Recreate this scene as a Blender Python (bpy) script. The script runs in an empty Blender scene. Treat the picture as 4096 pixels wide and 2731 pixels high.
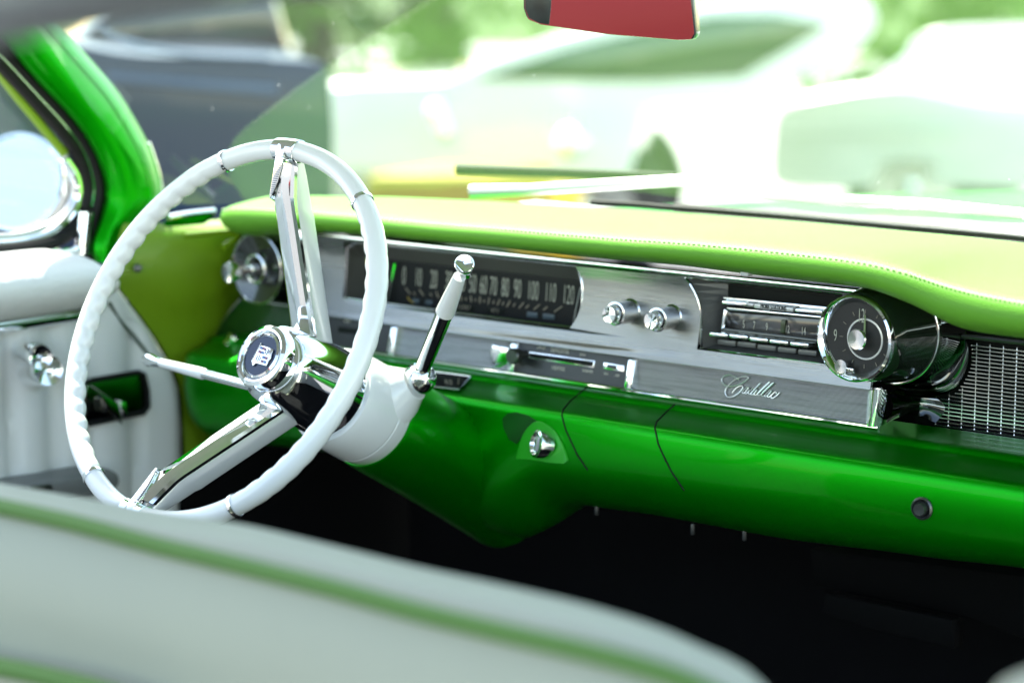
import bpy, bmesh, math, random
from mathutils import Vector as V, Matrix
from mathutils.bvhtree import BVHTree
random.seed(7)
R = math.radians
S = bpy.context.scene
COL = S.collection

# ------------------------------------------------------------------ camera, light, exposure
PSI, TH, LENS = R(41), R(9), 84.0
FP = LENS/36*4096
CF = V((-math.sin(PSI)*math.cos(TH), math.cos(PSI)*math.cos(TH), -math.sin(TH)))
CR = V((math.cos(PSI), math.sin(PSI), 0)); CU = CR.cross(CF)
CC = V((1.4718, -2.0037, 1.2905))
cd = bpy.data.cameras.new('camera'); cam = bpy.data.objects.new('camera', cd); COL.objects.link(cam)
cd.lens = LENS; cd.sensor_width = 36; cd.clip_start = .05; cd.clip_end = 600
cam.matrix_world = Matrix(((CR.x, CU.x, -CF.x, CC.x), (CR.y, CU.y, -CF.y, CC.y), (CR.z, CU.z, -CF.z, CC.z), (0, 0, 0, 1)))
cd.dof.use_dof = True
cd.dof.focus_distance = (V((.16, -.04, .91))-CC).dot(CF)
cd.dof.aperture_fstop = 3.0
S.camera = cam

SUN = V((-.50, .22, .84)).normalized()
w = bpy.data.worlds.new('World'); S.world = w; w.use_nodes = True
wn = w.node_tree; bg = wn.nodes['Background']
sky = wn.nodes.new('ShaderNodeTexSky'); sky.sky_type = 'NISHITA'; sky.sun_disc = False
sky.sun_elevation = math.asin(SUN.z); sky.sun_rotation = math.atan2(SUN.x, SUN.y)
hz = wn.nodes.new('ShaderNodeMix'); hz.data_type = 'RGBA'; hz.blend_type = 'MULTIPLY'; hz.inputs[0].default_value = 1.0; hz.inputs[7].default_value = (1.0, .90, .76, 1)
wn.links.new(sky.outputs[0], hz.inputs[6]); wn.links.new(hz.outputs[2], bg.inputs[0]); bg.inputs[1].default_value = .15
sd = bpy.data.lights.new('sun', 'SUN'); sun = bpy.data.objects.new('sun', sd); COL.objects.link(sun)
sd.energy = 3.1; sd.angle = R(.5); sd.color = (1, .96, .9)
sun.rotation_euler = SUN.to_track_quat('Z', 'Y').to_euler()
S.view_settings.view_transform = 'Standard'; S.view_settings.look = 'None'
S.view_settings.exposure = 2.55; S.view_settings.gamma = 1
S.render.engine = 'CYCLES'
S.cycles.max_bounces = 10; S.cycles.diffuse_bounces = 4; S.cycles.glossy_bounces = 6
S.cycles.transparent_max_bounces = 12; S.cycles.use_denoising = True
S.cycles.caustics_reflective = False; S.cycles.caustics_refractive = False
S.cycles.sample_clamp_indirect = 6

# ------------------------------------------------------------------ measuring helpers: photo survey points -> world points on known planes
KS = {0: (0, 0, 1.7415), 1: (0, 0, .5952), 2: (1300, 0, .5952), 3: (2700, 0, .5935), 4: (0, 930, .5952), 5: (1300, 930, .5952),
      6: (2700, 930, .5935), 7: (0, 1800, .5952), 8: (1300, 1800, 1.1888), 9: (1400, 1000, .42517), 10: (2840, 1470, .15306),
      11: (960, 1290, .22318), 12: (2780, 1130, .39116), 13: (0, 150, .57377), 14: (1000, 530, .5102), 15: (440, 1560, .36347)}
def dirv(k, x, y):
    o = KS[k]; px = o[0]+x*o[2]; py = o[1]+y*o[2]
    return CF+CR*((px-2048)/FP)-CU*((py-1365.5)/FP)
def uy(k, x, y, Y=0.): d = dirv(k, x, y); return CC+d*((Y-CC.y)/d.y)
def ux(k, x, y, X): d = dirv(k, x, y); return CC+d*((X-CC.x)/d.x)
def uz(k, x, y, Z): d = dirv(k, x, y); return CC+d*((Z-CC.z)/d.z)
def up(k, x, y, P, N): d = dirv(k, x, y); return CC+d*((P-CC).dot(N)/d.dot(N))
def ud(k, x, y, D): return CC+dirv(k, x, y)*D

# ------------------------------------------------------------------ materials
MATS = {}
def mat(name, col, rough=.5, metal=0., coat=0., spec=.5, bump=None, var=0., emit=None, sheen=0., scale=(1, 1, 1), trans=0.):
    if name in MATS: return MATS[name]
    m = bpy.data.materials.new(name); m.use_nodes = True; nt = m.node_tree; b = nt.nodes['Principled BSDF']
    b.inputs['Base Color'].default_value = (*col, 1); b.inputs['Roughness'].default_value = rough
    b.inputs['Metallic'].default_value = metal; b.inputs['Coat Weight'].default_value = coat
    b.inputs['Coat Roughness'].default_value = .04; b.inputs['Specular IOR Level'].default_value = spec
    if trans: b.inputs['Transmission Weight'].default_value = trans
    tc = nt.nodes.new('ShaderNodeTexCoord'); mp = nt.nodes.new('ShaderNodeMapping'); mp.inputs['Scale'].default_value = scale
    nt.links.new(tc.outputs['Object'], mp.inputs[0])
    if bump:
        kind, sc, st = bump
        if kind == 'voronoi':
            t = nt.nodes.new('ShaderNodeTexVoronoi'); t.feature = 'DISTANCE_TO_EDGE'; out = t.outputs['Distance']
        else:
            t = nt.nodes.new('ShaderNodeTexNoise'); t.inputs['Detail'].default_value = 4; out = t.outputs['Fac']
        t.inputs['Scale'].default_value = sc
        nt.links.new(mp.outputs[0], t.inputs['Vector'])
        bp = nt.nodes.new('ShaderNodeBump'); bp.inputs['Strength'].default_value = st; bp.inputs['Distance'].default_value = .001
        nt.links.new(out, bp.inputs['Height']); nt.links.new(bp.outputs[0], b.inputs['Normal'])
    if var:
        n = nt.nodes.new('ShaderNodeTexNoise'); n.inputs['Scale'].default_value = 9; n.inputs['Detail'].default_value = 6
        nt.links.new(mp.outputs[0], n.inputs['Vector'])
        mx = nt.nodes.new('ShaderNodeMix'); mx.data_type = 'RGBA'; mx.inputs[6].default_value = (*[c*(1-var) for c in col], 1)
        mx.inputs[7].default_value = (*[min(1, c*(1+var)) for c in col], 1)
        nt.links.new(n.outputs['Fac'], mx.inputs[0]); nt.links.new(mx.outputs[2], b.inputs['Base Color'])
        mr = nt.nodes.new('ShaderNodeMapRange'); mr.inputs[3].default_value = rough*(1-var); mr.inputs[4].default_value = min(1, rough*(1+var))
        nt.links.new(n.outputs['Fac'], mr.inputs[0]); nt.links.new(mr.outputs[0], b.inputs['Roughness'])
    MATS[name] = m; return m
GREEN = mat('green_paint', (.0015, .30, .0015), .36, .8, .14, .1, var=.06)
LIME = mat('lime_leather', (.120, .335, .030), .5, 0, 0, .2, ('voronoi', 420, .35), var=.05)
LIMEP = mat('lime_panel', (.16, .29, .004), .5, 0, .15, .4, ('voronoi', 300, .25), var=.08)
WHITEV = mat('white_vinyl', (.74, .75, .72), .42, 0, 0, .5, ('voronoi', 260, .22), var=.04)
WHITEP = mat('white_plastic', (.80, .81, .78), .22, 0, .5, .5, var=.02)
CHROME = mat('chrome', (.90, .92, .93), .035, 1., var=.0)
CHROMEW = mat('worn_chrome', (.86, .87, .88), .12, 1., bump=('noise', 900, .06))
BRUSH = mat('brushed_metal', (.23, .232, .23), .27, 1., bump=('noise', 300, .25), var=.14, scale=(.06, 1, 3))
SATIN = mat('satin_metal', (.50, .50, .50), .38, 1., bump=('noise', 400, .12), var=.10)
DARKM = mat('dark_metal', (.10, .105, .10), .3, .8, var=.15)
BLACKG = mat('black_gloss', (.012, .014, .013), .08, 0, 1., .5)
DIALB = mat('dial_black', (.007, .008, .008), .45, 0, 0, .2, var=.1)
RUBBER = mat('black_rubber', (.005, .005, .005), .5, 0, 0, .22, var=.2)
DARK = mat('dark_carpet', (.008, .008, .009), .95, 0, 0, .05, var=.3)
NUM = mat('numeral_ivory', (.62, .60, .50), .6)
TICK = mat('tick_ivory', (.32, .29, .22), .6)
NUMD = mat('speedometer_ivory', (.46, .47, .38), .6)
SEAM = mat('seam_black', (.004, .006, .004), .6, spec=.2)
THREAD = mat('pale_thread', (.78, .82, .66), .7)
PIPING = mat('green_piping', (.07, .15, .035), .6, spec=.2)
TINT = mat('grey_enamel', (.035, .037, .037), .35, .3, var=.2)

def ribbed(name, col, n_per_m):
    m = mat(name, col, .3, 1.); nt = m.node_tree; b = nt.nodes['Principled BSDF']
    tc = nt.nodes.new('ShaderNodeTexCoord'); wv = nt.nodes.new('ShaderNodeTexWave'); wv.bands_direction = 'Z'
    wv.inputs['Scale'].default_value = n_per_m/3.18; wv.inputs['Distortion'].default_value = .0
    nt.links.new(tc.outputs['Object'], wv.inputs['Vector'])
    ns = nt.nodes.new('ShaderNodeTexNoise'); ns.inputs['Scale'].default_value = 60; ns.inputs['Detail'].default_value = 8
    mp = nt.nodes.new('ShaderNodeMapping'); mp.inputs['Scale'].default_value = (.25, 1, 5)
    nt.links.new(tc.outputs['Object'], mp.inputs[0]); nt.links.new(mp.outputs[0], ns.inputs['Vector'])
    mm = nt.nodes.new('ShaderNodeMath'); mm.operation = 'MULTIPLY'
    nt.links.new(wv.outputs['Fac'], mm.inputs[0]); nt.links.new(ns.outputs['Fac'], mm.inputs[1])
    mx = nt.nodes.new('ShaderNodeMix'); mx.data_type = 'RGBA'
    mx.inputs[6].default_value = (*[c*.35 for c in col], 1); mx.inputs[7].default_value = (*[min(1, c*1.25) for c in col], 1)
    mr = nt.nodes.new('ShaderNodeMapRange'); mr.inputs[1].default_value = .05; mr.inputs[2].default_value = .45
    nt.links.new(mm.outputs[0], mr.inputs[0]); nt.links.new(mr.outputs[0], mx.inputs[0]); nt.links.new(mx.outputs[2], b.inputs['Base Color'])
    bp = nt.nodes.new('ShaderNodeBump'); bp.inputs['Strength'].default_value = .35; bp.inputs['Distance'].default_value = .0006
    nt.links.new(wv.outputs['Fac'], bp.inputs['Height']); nt.links.new(bp.outputs[0], b.inputs['Normal'])
    return m
RIB = ribbed('ribbed_aluminium', (.34, .34, .335), 900)

def glass(name, tint, mul, dust):
    m = bpy.data.materials.new(name); m.use_nodes = True; nt = m.node_tree; nt.nodes.clear()
    o = nt.nodes.new('ShaderNodeOutputMaterial'); tr = nt.nodes.new('ShaderNodeBsdfTransparent'); gl = nt.nodes.new('ShaderNodeBsdfGlossy')
    tr.inputs[0].default_value = (*tint, 1); gl.inputs['Roughness'].default_value = .012
    lw = nt.nodes.new('ShaderNodeLayerWeight'); lw.inputs[0].default_value = .5
    pw = nt.nodes.new('ShaderNodeMath'); pw.operation = 'POWER'; pw.inputs[1].default_value = 5
    mu = nt.nodes.new('ShaderNodeMath'); mu.operation = 'MULTIPLY_ADD'; mu.inputs[1].default_value = .93*mul; mu.inputs[2].default_value = .04*mul; mu.use_clamp = True
    mx = nt.nodes.new('ShaderNodeMixShader'); nt.links.new(lw.outputs['Facing'], pw.inputs[0]); nt.links.new(pw.outputs[0], mu.inputs[0]); nt.links.new(mu.outputs[0], mx.inputs[0])
    nt.links.new(tr.outputs[0], mx.inputs[1]); nt.links.new(gl.outputs[0], mx.inputs[2]); last = mx
    if dust:
        df = nt.nodes.new('ShaderNodeBsdfTranslucent'); df.inputs[0].default_value = (.8, .85, .8, 1)
        tc = nt.nodes.new('ShaderNodeTexCoord'); v = nt.nodes.new('ShaderNodeTexVoronoi'); v.inputs['Scale'].default_value = 28
        mp = nt.nodes.new('ShaderNodeMapping'); mp.inputs['Scale'].default_value = (1.6, 1, .8); mp.inputs['Rotation'].default_value = (0, .6, 0)
        nt.links.new(tc.outputs['Object'], mp.inputs[0]); nt.links.new(mp.outputs[0], v.inputs['Vector'])
        mr = nt.nodes.new('ShaderNodeMapRange'); mr.inputs[1].default_value = .05; mr.inputs[2].default_value = .0
        mr.inputs[3].default_value = dust; mr.inputs[4].default_value = .35
        nt.links.new(v.outputs['Distance'], mr.inputs[0])
        m2 = nt.nodes.new('ShaderNodeMixShader'); nt.links.new(mr.outputs[0], m2.inputs[0])
        nt.links.new(mx.outputs[0], m2.inputs[1]); nt.links.new(df.outputs[0], m2.inputs[2]); last = m2
    nt.links.new(last.outputs[0], o.inputs[0]); return m
GLASS = glass('windshield_glass', (.91, .99, .88), 2.9, .010)
GLASS2 = glass('clear_glass', (.95, .97, .96), 1.2, 0)

# ------------------------------------------------------------------ mesh helpers
def link(name, verts, faces, m, parent=None, smooth=True, bevel=0., seg=2, sharp=35):
    me = bpy.data.meshes.new(name); me.from_pydata([tuple(v) for v in verts], [], faces)
    bm = bmesh.new(); bm.from_mesh(me); bmesh.ops.remove_doubles(bm, verts=bm.verts, dist=1e-6)
    bmesh.ops.recalc_face_normals(bm, faces=bm.faces)
    if bevel:
        es = [e for e in bm.edges if len(e.link_faces) == 2 and e.calc_face_angle(0) > R(sharp)]
        bmesh.ops.bevel(bm, geom=es, offset=bevel, segments=seg, affect='EDGES', profile=.5, clamp_overlap=True)
    if smooth:
        for f in bm.faces: f.smooth = True
        for e in bm.edges:
            if len(e.link_faces) == 2 and e.calc_face_angle(0) > R(sharp): e.smooth = False
    bm.to_mesh(me); bm.free(); me.materials.append(m)
    o = bpy.data.objects.new(name, me); COL.objects.link(o)
    if parent: o.parent = parent; o.matrix_parent_inverse = world_of(parent).inverted()
    return o
def world_of(o):
    mloc = Matrix.LocRotScale(o.location, o.rotation_euler, o.scale)
    return mloc if not o.parent else world_of(o.parent) @ o.matrix_parent_inverse @ mloc
def thing(name, label, cat, loc=(0, 0, 0), group=None):
    o = bpy.data.objects.new(name, None); COL.objects.link(o); o.location = loc; o.empty_display_size = .05
    o['label'] = label; o['category'] = cat
    if group: o['group'] = group
    return o
def tag(o, label, cat, group=None):
    o['label'] = label; o['category'] = cat
    if group: o['group'] = group
    return o
class G:                                            # geometry collector for one mesh
    def __init__(s): s.v = []; s.f = []
    def add(s, vs, fs):
        n = len(s.v); s.v += [V(v) for v in vs]; s.f += [[i+n for i in f] for f in fs]; return s
    def build(s, name, m, parent=None, **k): return link(name, s.v, s.f, m, parent, **k)
def grid(rows, cu=False, cv=False):
    n = len(rows); k = len(rows[0]); vs = [p for r in rows for p in r]; fs = []
    for i in range(n if cu else n-1):
        for j in range(k if cv else k-1):
            a = i*k+j; b = i*k+(j+1) % k; c = ((i+1) % n)*k+(j+1) % k; d = ((i+1) % n)*k+j
            fs.append([a, b, c, d])
    return vs, fs
def cat(pts, n=8, closed=False):
    pts = [V(p) for p in pts]; out = []; N = len(pts)
    for i in range(N if closed else N-1):
        g = (lambda j: pts[j % N]) if closed else (lambda j: pts[max(0, min(N-1, j))])
        p0, p1, p2, p3 = g(i-1), g(i), g(i+1), g(i+2)
        for s in range(n):
            t = s/n
            out.append(.5*((2*p1)+(p2-p0)*t+(2*p0-5*p1+4*p2-p3)*t*t+(3*p1-p0-3*p2+p3)*t**3))
    if not closed: out.append(pts[-1])
    return out
def tube(pts, r, n=12, closed=False, flat=1., upv=None):
    pts = [V(p) for p in pts]; N = len(pts); rr = r if isinstance(r, (list, tuple)) else [r]*N
    T = []
    for i in range(N):
        a = pts[(i-1) % N] if (closed or i > 0) else pts[i]; b = pts[(i+1) % N] if (closed or i < N-1) else pts[i]
        T.append((b-a).normalized())
    x = upv.copy() if upv else T[0].orthogonal()
    rows = []
    for i in range(N):
        x = (x-T[i]*x.dot(T[i])).normalized() if (x-T[i]*x.dot(T[i])).length > 1e-6 else T[i].orthogonal().normalized()
        y = T[i].cross(x)
        rows.append([pts[i]+x*math.cos(2*math.pi*j/n)*rr[i]+y*math.sin(2*math.pi*j/n)*rr[i]*flat for j in range(n)])
        if upv: x = upv.copy()
    vs, fs = grid(rows, closed, True)
    if not closed: fs.append(list(range(n))[::-1]); fs.append([(N-1)*n+j for j in range(n)])
    return vs, fs
def frame(axis, ref=V((0, 0, 1))):
    z = V(axis).normalized(); x = ref.cross(z)
    if x.length < 1e-4: x = V((1, 0, 0)).cross(z)
    x.normalize(); return x, z.cross(x), z
def revolve(prof, org, axis, n=40, sx=1., sy=1., closed=False, ref=V((0, 0, 1)), jag=0):
    x, y, z = frame(axis, ref); org = V(org)
    rows = []
    for r_, h in prof:
        rows.append([org+z*h+(x*math.cos(2*math.pi*j/n)*sx+y*math.sin(2*math.pi*j/n)*sy)*(r_*(1-(jag if j % 2 else 0))) for j in range(n)])
    vs, fs = grid(rows, closed, True)
    if not closed:
        fs.append(list(range(n))[::-1]); fs.append([(len(prof)-1)*n+j for j in range(n)])
    return vs, fs
def prism(out, d):
    out = [V(p) for p in out]; n = len(out); d = V(d)
    vs = out+[p+d for p in out]
    fs = [list(range(n)), [n+i for i in range(n)][::-1]]+[[i, (i+1) % n, n+(i+1) % n, n+i] for i in range(n)]
    return vs, fs
def boxv(c, sx, sy, sz, ax=None):
    c = V(c); X, Y, Z = ax or (V((1, 0, 0)), V((0, 1, 0)), V((0, 0, 1)))
    vs = [c+X*sx*.5*a+Y*sy*.5*b+Z*sz*.5*e for a in (-1, 1) for b in (-1, 1) for e in (-1, 1)]
    return vs, [[0, 1, 3, 2], [4, 6, 7, 5], [0, 4, 5, 1], [2, 3, 7, 6], [0, 2, 6, 4], [1, 5, 7, 3]]
def plate(name, k, pts, Y, th, m, parent, bevel=.0012, depth=None):
    return G().add(*prism([uy(k, x, y, Y) for x, y in pts], (0, th, 0))).build(name, m, parent, bevel=bevel)
def text(name, s, loc, ax_x, ax_y, h, m, parent, sx=1., shear=0., ext=.0004, align='CENTER', bold=0.):
    cu = bpy.data.curves.new(name, 'FONT'); cu.body = s; cu.align_x = align; cu.align_y = 'CENTER'; cu.size = 1; cu.shear = shear
    cu.extrude = ext/h; cu.offset = bold
    o = bpy.data.objects.new(name, cu); COL.objects.link(o)
    dg = bpy.context.evaluated_depsgraph_get(); me = bpy.data.meshes.new_from_object(o.evaluated_get(dg)); bpy.data.objects.remove(o)
    X = V(ax_x).normalized(); Y = V(ax_y).normalized(); Z = X.cross(Y)
    M = Matrix(((X.x*h*sx, Y.x*h, Z.x*h, loc[0]), (X.y*h*sx, Y.y*h, Z.y*h, loc[1]), (X.z*h*sx, Y.z*h, Z.z*h, loc[2]), (0, 0, 0, 1)))
    me.transform(M); me.materials.clear(); me.materials.append(m)
    o = bpy.data.objects.new(name, me); COL.objects.link(o)
    if parent: o.parent = parent; o.matrix_parent_inverse = world_of(parent).inverted()
    return o
def interp(tab, x):
    if x <= tab[0][0]: return tab[0][1]
    for (a, b), (c, d) in zip(tab, tab[1:]):
        if x <= c:
            t = (x-a)/(c-a); t = t*t*(3-2*t)*.4+t*.6; return b+(d-b)*t
    return tab[-1][1]
def xtab(pts): return sorted([(p.x, p.z) for p in pts])
EX, EY, EZ = V((1, 0, 0)), V((0, 1, 0)), V((0, 0, 1))

# ------------------------------------------------------------------ ground and car shell
def struct(o): o['kind'] = 'structure'; return o
asph = mat('asphalt', (.11, .11, .105), .9, 0, 0, .3, ('noise', 40, .3), var=.25)
struct(G().add([(-300, -300, 0), (300, -300, 0), (300, 300, 0), (-300, 300, 0)], [[0, 1, 2, 3]]).build('ground', asph))
pav = mat('bounce_concrete', (.40, .40, .38), .9, 0, 0, .2, ('noise', 30, .2), var=.15)
struct(G().add([(-60, 4.2, .004), (60, 4.2, .004), (60, 25.9, .004), (-60, 25.9, .004)], [[0, 1, 2, 3]]).build('bounce_pavement', pav))  # pale ground sheet added to bounce sun onto the white car
grassm = mat('verge_grass', (.05, .09, .02), .95, 0, 0, .1, ('noise', 30, .6), var=.4)
struct(G().add([(-120, 26, .004), (60, 26, .004), (60, 120, .004), (-120, 120, .004)], [[0, 1, 2, 3]]).build('grass_verge', grassm))

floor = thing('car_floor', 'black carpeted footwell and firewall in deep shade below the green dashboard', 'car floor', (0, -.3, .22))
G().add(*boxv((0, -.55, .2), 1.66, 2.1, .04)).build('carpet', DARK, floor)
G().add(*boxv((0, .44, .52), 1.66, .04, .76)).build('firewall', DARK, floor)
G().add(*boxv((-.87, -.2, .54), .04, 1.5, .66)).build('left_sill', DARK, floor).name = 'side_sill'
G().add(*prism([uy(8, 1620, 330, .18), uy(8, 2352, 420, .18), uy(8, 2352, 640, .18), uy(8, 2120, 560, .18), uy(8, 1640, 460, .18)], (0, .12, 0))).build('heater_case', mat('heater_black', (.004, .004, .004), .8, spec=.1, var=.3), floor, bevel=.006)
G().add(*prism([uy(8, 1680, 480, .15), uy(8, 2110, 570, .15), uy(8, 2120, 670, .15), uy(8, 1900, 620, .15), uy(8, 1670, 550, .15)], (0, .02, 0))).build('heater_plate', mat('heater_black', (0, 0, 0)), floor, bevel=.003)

roof = thing('car_roof', 'dark grey roof edge, out of focus across the upper left corner', 'car roof', (0, -.6, 1.35))
roofm = mat('pale_headliner', (.50, .50, .48), .7, var=.1)  # pale tone picked to bounce light into the chrome
rp = ud(1, 0, -95, 1.02); rq = ud(1, 1300, -260, 1.18)
rd = (rq-rp).normalized()
ra = V((rp.x, rp.y, rp.z)); 
rail = [ra-EY*.35+EZ*.0, ra, ra+(rq-rp), ra+(rq-rp)*1.6]
G().add(*tube(cat([rp-rd*.55+EZ*.16, rp-rd*.3+EZ*.05, rp-rd*.1, rp, rp+rd*.15, rq, rq+rd*.2, V((.70, -.45, 1.40)), V((.74, -.22, 1.42))], 5), .030, 16, flat=.75)).build('roof_rail', mat('grey_rail', (.16, .16, .17), .35, .2, var=.1), roof)
hx = rp.x-.0
G().add(*prism([(-.775, -.20, 1.43), (.74, -.20, 1.43), (.74, -.86, 1.43), (-.775, -.86, 1.43)], (0, 0, .03))).build('roof_shade_panel', roofm, roof, bevel=.008)  # unseen roof section, cut to keep wheel and seat shaded
G().add(*tube(cat([(-.77, -.20, 1.42), (-.3, -.16, 1.435), (.3, -.16, 1.435), (.74, -.20, 1.42)], 6), .02, 10)).build('windshield_header', roofm, roof)
G().add(*tube(cat([(-.765, -.20, 1.425), (-.770, -.5, 1.427), (-.765, -.85, 1.425)], 6), .014, 10)).build('side_header', roofm, roof)

# ------------------------------------------------------------------ dashboard
dash = thing('dashboard', 'green dashboard with padded lime leather top and brushed metal instrument panel', 'dashboard', (0, 0, .75))
# --- padded top
yst = [(-.72, -.062), (-.3, -.068), (.1, -.07), (.3, -.085), (.45, -.11), (.8, -.125)]
stp = [uy(0, x, y, interp(yst, uy(0, x, y, -.07).x)) for x, y in [(500, 480), (600, 482), (700, 487), (850, 500), (1000, 515), (1200, 530), (1400, 547), (1600, 560), (1800, 580), (1900, 591), (2000, 605), (2080, 625), (2160, 653), (2250, 676), (2352, 695), (2480, 712)]]
stz = xtab(stp)
ylp = [(-.72, -.045), (.15, -.045), (.3, -.06), (.45, -.075), (.8, -.08)]
lpp = [uy(k, x, y, interp(ylp, uy(k, x, y, -.04).x)) for k, x, y in [(4, 1560, 40), (14, 530, 800), (5, 405, 48), (5, 1000, 105), (5, 1690, 180), (6, 0, 240), (6, 600, 318), (6, 1000, 365), (6, 1330, 405), (6, 1600, 510), (6, 1780, 610), (6, 1940, 690), (6, 2352, 745)]]
lpz = xtab(lpp)+[(.9, lpp[-1].z)]
bkz = [(-.75, 1.005), (-.5, 1.012), (.3, 1.014), (.9, 1.010)]
bky = [(-.75, .0), (-.68, .03), (-.6, .075), (-.5, .12), (-.4, .155), (-.2, .19), (0, .20), (.2, .19), (.4, .155), (.5, .12), (.6, .075), (.7, .0), (.8, -.05)]
rows = []; XL = -.712; NX = 90
xs = []
for i in range(NX+1):
    t = i/NX; xs.append(XL+(.82-XL)*(t**1.35))
stitchline = []
for x in xs:
    e = min(1., (x-XL)/.05); sh = math.sqrt(max(0, 1-(1-e)**2))
    zs, zl, yb, zb = interp(stz, max(x, -.67)), interp(lpz, max(x, -.66)), interp(bky, x), interp(bkz, x)
    ys, yl = interp(yst, x), interp(ylp, x)
    hd = zs-zl
    P = [(.0, zl+.002), (yl*.55, zl+.0005), (yl*.95, zl+.003), (ys+.003, zl+hd*.30), (ys-.006, zl+hd*.54), (ys-.0068, zl+hd*.73), (ys-.0042, zl+hd*.90), (ys, zs), (ys+.006, zs+.0028), (ys+.022, zs+.006), (ys+.06, zs+.0075+.3*(zb-zs)), (yb*.6, zb+.002), (yb-.02, zb-.003), (yb+.005, zb-.010), (yb+.005, zb-.03)]
    cy, cz = .02, zl+hd*.35
    pr = [V((x, cy+(y-cy)*(.25+.75*sh), cz+(z-cz)*(.18+.82*sh))) for y, z in P]
    rows.append(pr); stitchline.append(pr[7])
vs, fs = grid(rows); fs.append(list(range(len(rows[0]))))
pad = G().add(vs, fs).build('padded_top', LIME, dash, sharp=60)
sub = pad.modifiers.new('s', 'SUBSURF'); sub.levels = 1; sub.render_levels = 2
g = G(); acc = 0; prev = None
for a, b in zip(stitchline[2:], stitchline[3:]):
    L = (b-a).length; n = max(1, int(L/.0052)); d = (b-a).normalized()
    for i in range(n):
        c = a+(b-a)*((i+.5)/n)+V((0, -.0008, .0008))
        g.add(*tube([c-d*.0019-EZ*.0003, c, c+d*.0019-EZ*.0003], [.0004, .0008, .0004], 5))
g.build('stitching', THREAD, pad)
# --- brushed instrument panel with openings for speedometer and radio
ZT, ZR = .968, .873
def px(k, x, y, Y=0.): p = uy(k, x, y, Y); return p
SPL, SPR = uy(5, 140, 300).x, uy(5, 1735, 330).x          # speedometer opening
SPB, SPT = .895, .9635
RDL, RDR = uy(6, 180, 500).x, .170
RDB, RDT = uy(6, 178, 782).z, .9645
XP0 = -.70; XP1 = .20
g = G()
def rect(x0, x1, z0, z1, y=0.): g.add(*prism([(x0, y, z0), (x1, y, z0), (x1, y, z1), (x0, y, z1)], (0, .004, 0)))
rect(-.605, SPL, ZR, ZT); rect(SPL, SPR+.02, ZR, SPB); rect(SPL, SPR+.02, SPT, ZT)
# curved right end of speedometer opening and left end of radio opening
n = 10
ol = [(SPR-.013*abs((i/n-.55)/.55)**2.2, SPB+(SPT-SPB)*i/n) for i in range(n+1)]
orr = [(RDL-.022*max(0, (i/n-.45)/.55)**2.0, RDB+(RDT-RDB)*i/n) for i in range(n+1)]
g.add(*prism([V((x, 0, z)) for x, z in ol]+[V((x, 0, z)) for x, z in orr[::-1]], (0, .004, 0)))
rect(SPR+.02, RDL, ZR, SPB); rect(SPR+.02, RDL-.022, SPT, ZT)
rect(RDL, RDR, ZR, RDB); rect(RDL-.022, RDR, RDT, ZT); rect(RDR, XP1+.01, ZR, ZT)
panel = g.build('instrument_panel', BRUSH, dash, sharp=30)
def pcurve(x, z):
    t = max(0, min(1, (z-ZR)/(ZT-ZR)))
    return -.0115*(1-t)**2.2-.0045*max(0, t-.80)/.20
bm = bmesh.new(); bm.from_mesh(panel.data)
for q_ in range(1, 16):
    zc = ZR+(ZT-ZR)*q_/16
    bmesh.ops.bisect_plane(bm, geom=bm.verts[:]+bm.edges[:]+bm.faces[:], plane_co=(0, 0, zc-dash.location.z*0), plane_no=(0, 0, 1))
for v in bm.verts: v.co.y += pcurve(v.co.x, v.co.z)
for f in bm.faces: f.smooth = True
bm.to_mesh(panel.data); bm.free()
# chrome edge round the openings
spo = [V((x, -.0008, z)) for x, z in ol]+[V((SPL+.02, -.0008, SPT)), V((SPL+.004, -.0008, SPT-.008)), V((SPL, -.0008, SPB))]
G().add(*tube(spo, .0013, 8, closed=True)).build('speedometer_edge', CHROMEW, panel)
rdo = [V((x, -.0008, z)) for x, z in orr]+[V((RDR, -.0008, RDT)), V((RDR, -.0008, RDB))]
G().add(*tube(rdo, .0016, 8, closed=True)).build('radio_edge', CHROMEW, panel)
# chrome trim beads
g = G(); g.add(*tube([(-.62, -.005, ZT+.001), (-.3, -.006, ZT+.001), (0, -.006, ZT+.001), (.205, -.006, ZT+.001)], .0026, 10)); g.build('top_trim', CHROMEW, dash)
g = G(); g.add(*tube([(-.60, -.003, ZR), (0, -.003, ZR), (.218, -.003, ZR)], .0022, 10)); g.build('middle_trim', CHROMEW, dash)
g = G(); g.add(*tube([(-.60, -.013, .8365), (0, -.013, .8365), (.222, -.013, .8365)], .0026, 10)); g.build('bottom_trim', CHROME, dash)
# --- ribbed strip below it
def strip(name, k, a, b, m):
    x0, x1 = uy(*a, -.004).x if isinstance(a, tuple) else a, uy(*b, -.004).x if isinstance(b, tuple) else b
    return G().add(*prism([(x0, -.002, ZR-.001), (x1, -.002, ZR-.001), (x1, -.010, .838), (x0, -.010, .838)], (0, .006, 0))).build(name, m, dash, smooth=False)
D1, D2, D3, D4 = uy(5, 475, 700, -.005).x, uy(5, 1265, 810, -.005).x, uy(5, 2075, 930, -.005).x, uy(6, 1335, 1180, -.006).x
s0 = strip('control_plate', 5, -.60, D1, TINT)
s1 = strip('ribbed_strip', 5, D1, D2, RIB)
s2 = strip('heater_control', 5, D2, D3, TINT)
s3 = strip('ribbed_strip', 5, D3, D4, RIB)
for i, d in enumerate((D1, D2+.004, D3)):
    G().add(*prism([(d-.0055, -.008, ZR-.003), (d+.0055, -.008, ZR-.003), (d+.0045, -.016, .839), (d-.0055, -.016, .839)], (0, .010, 0))).build('chrome_divider', CHROME, dash, bevel=.0015)
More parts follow.
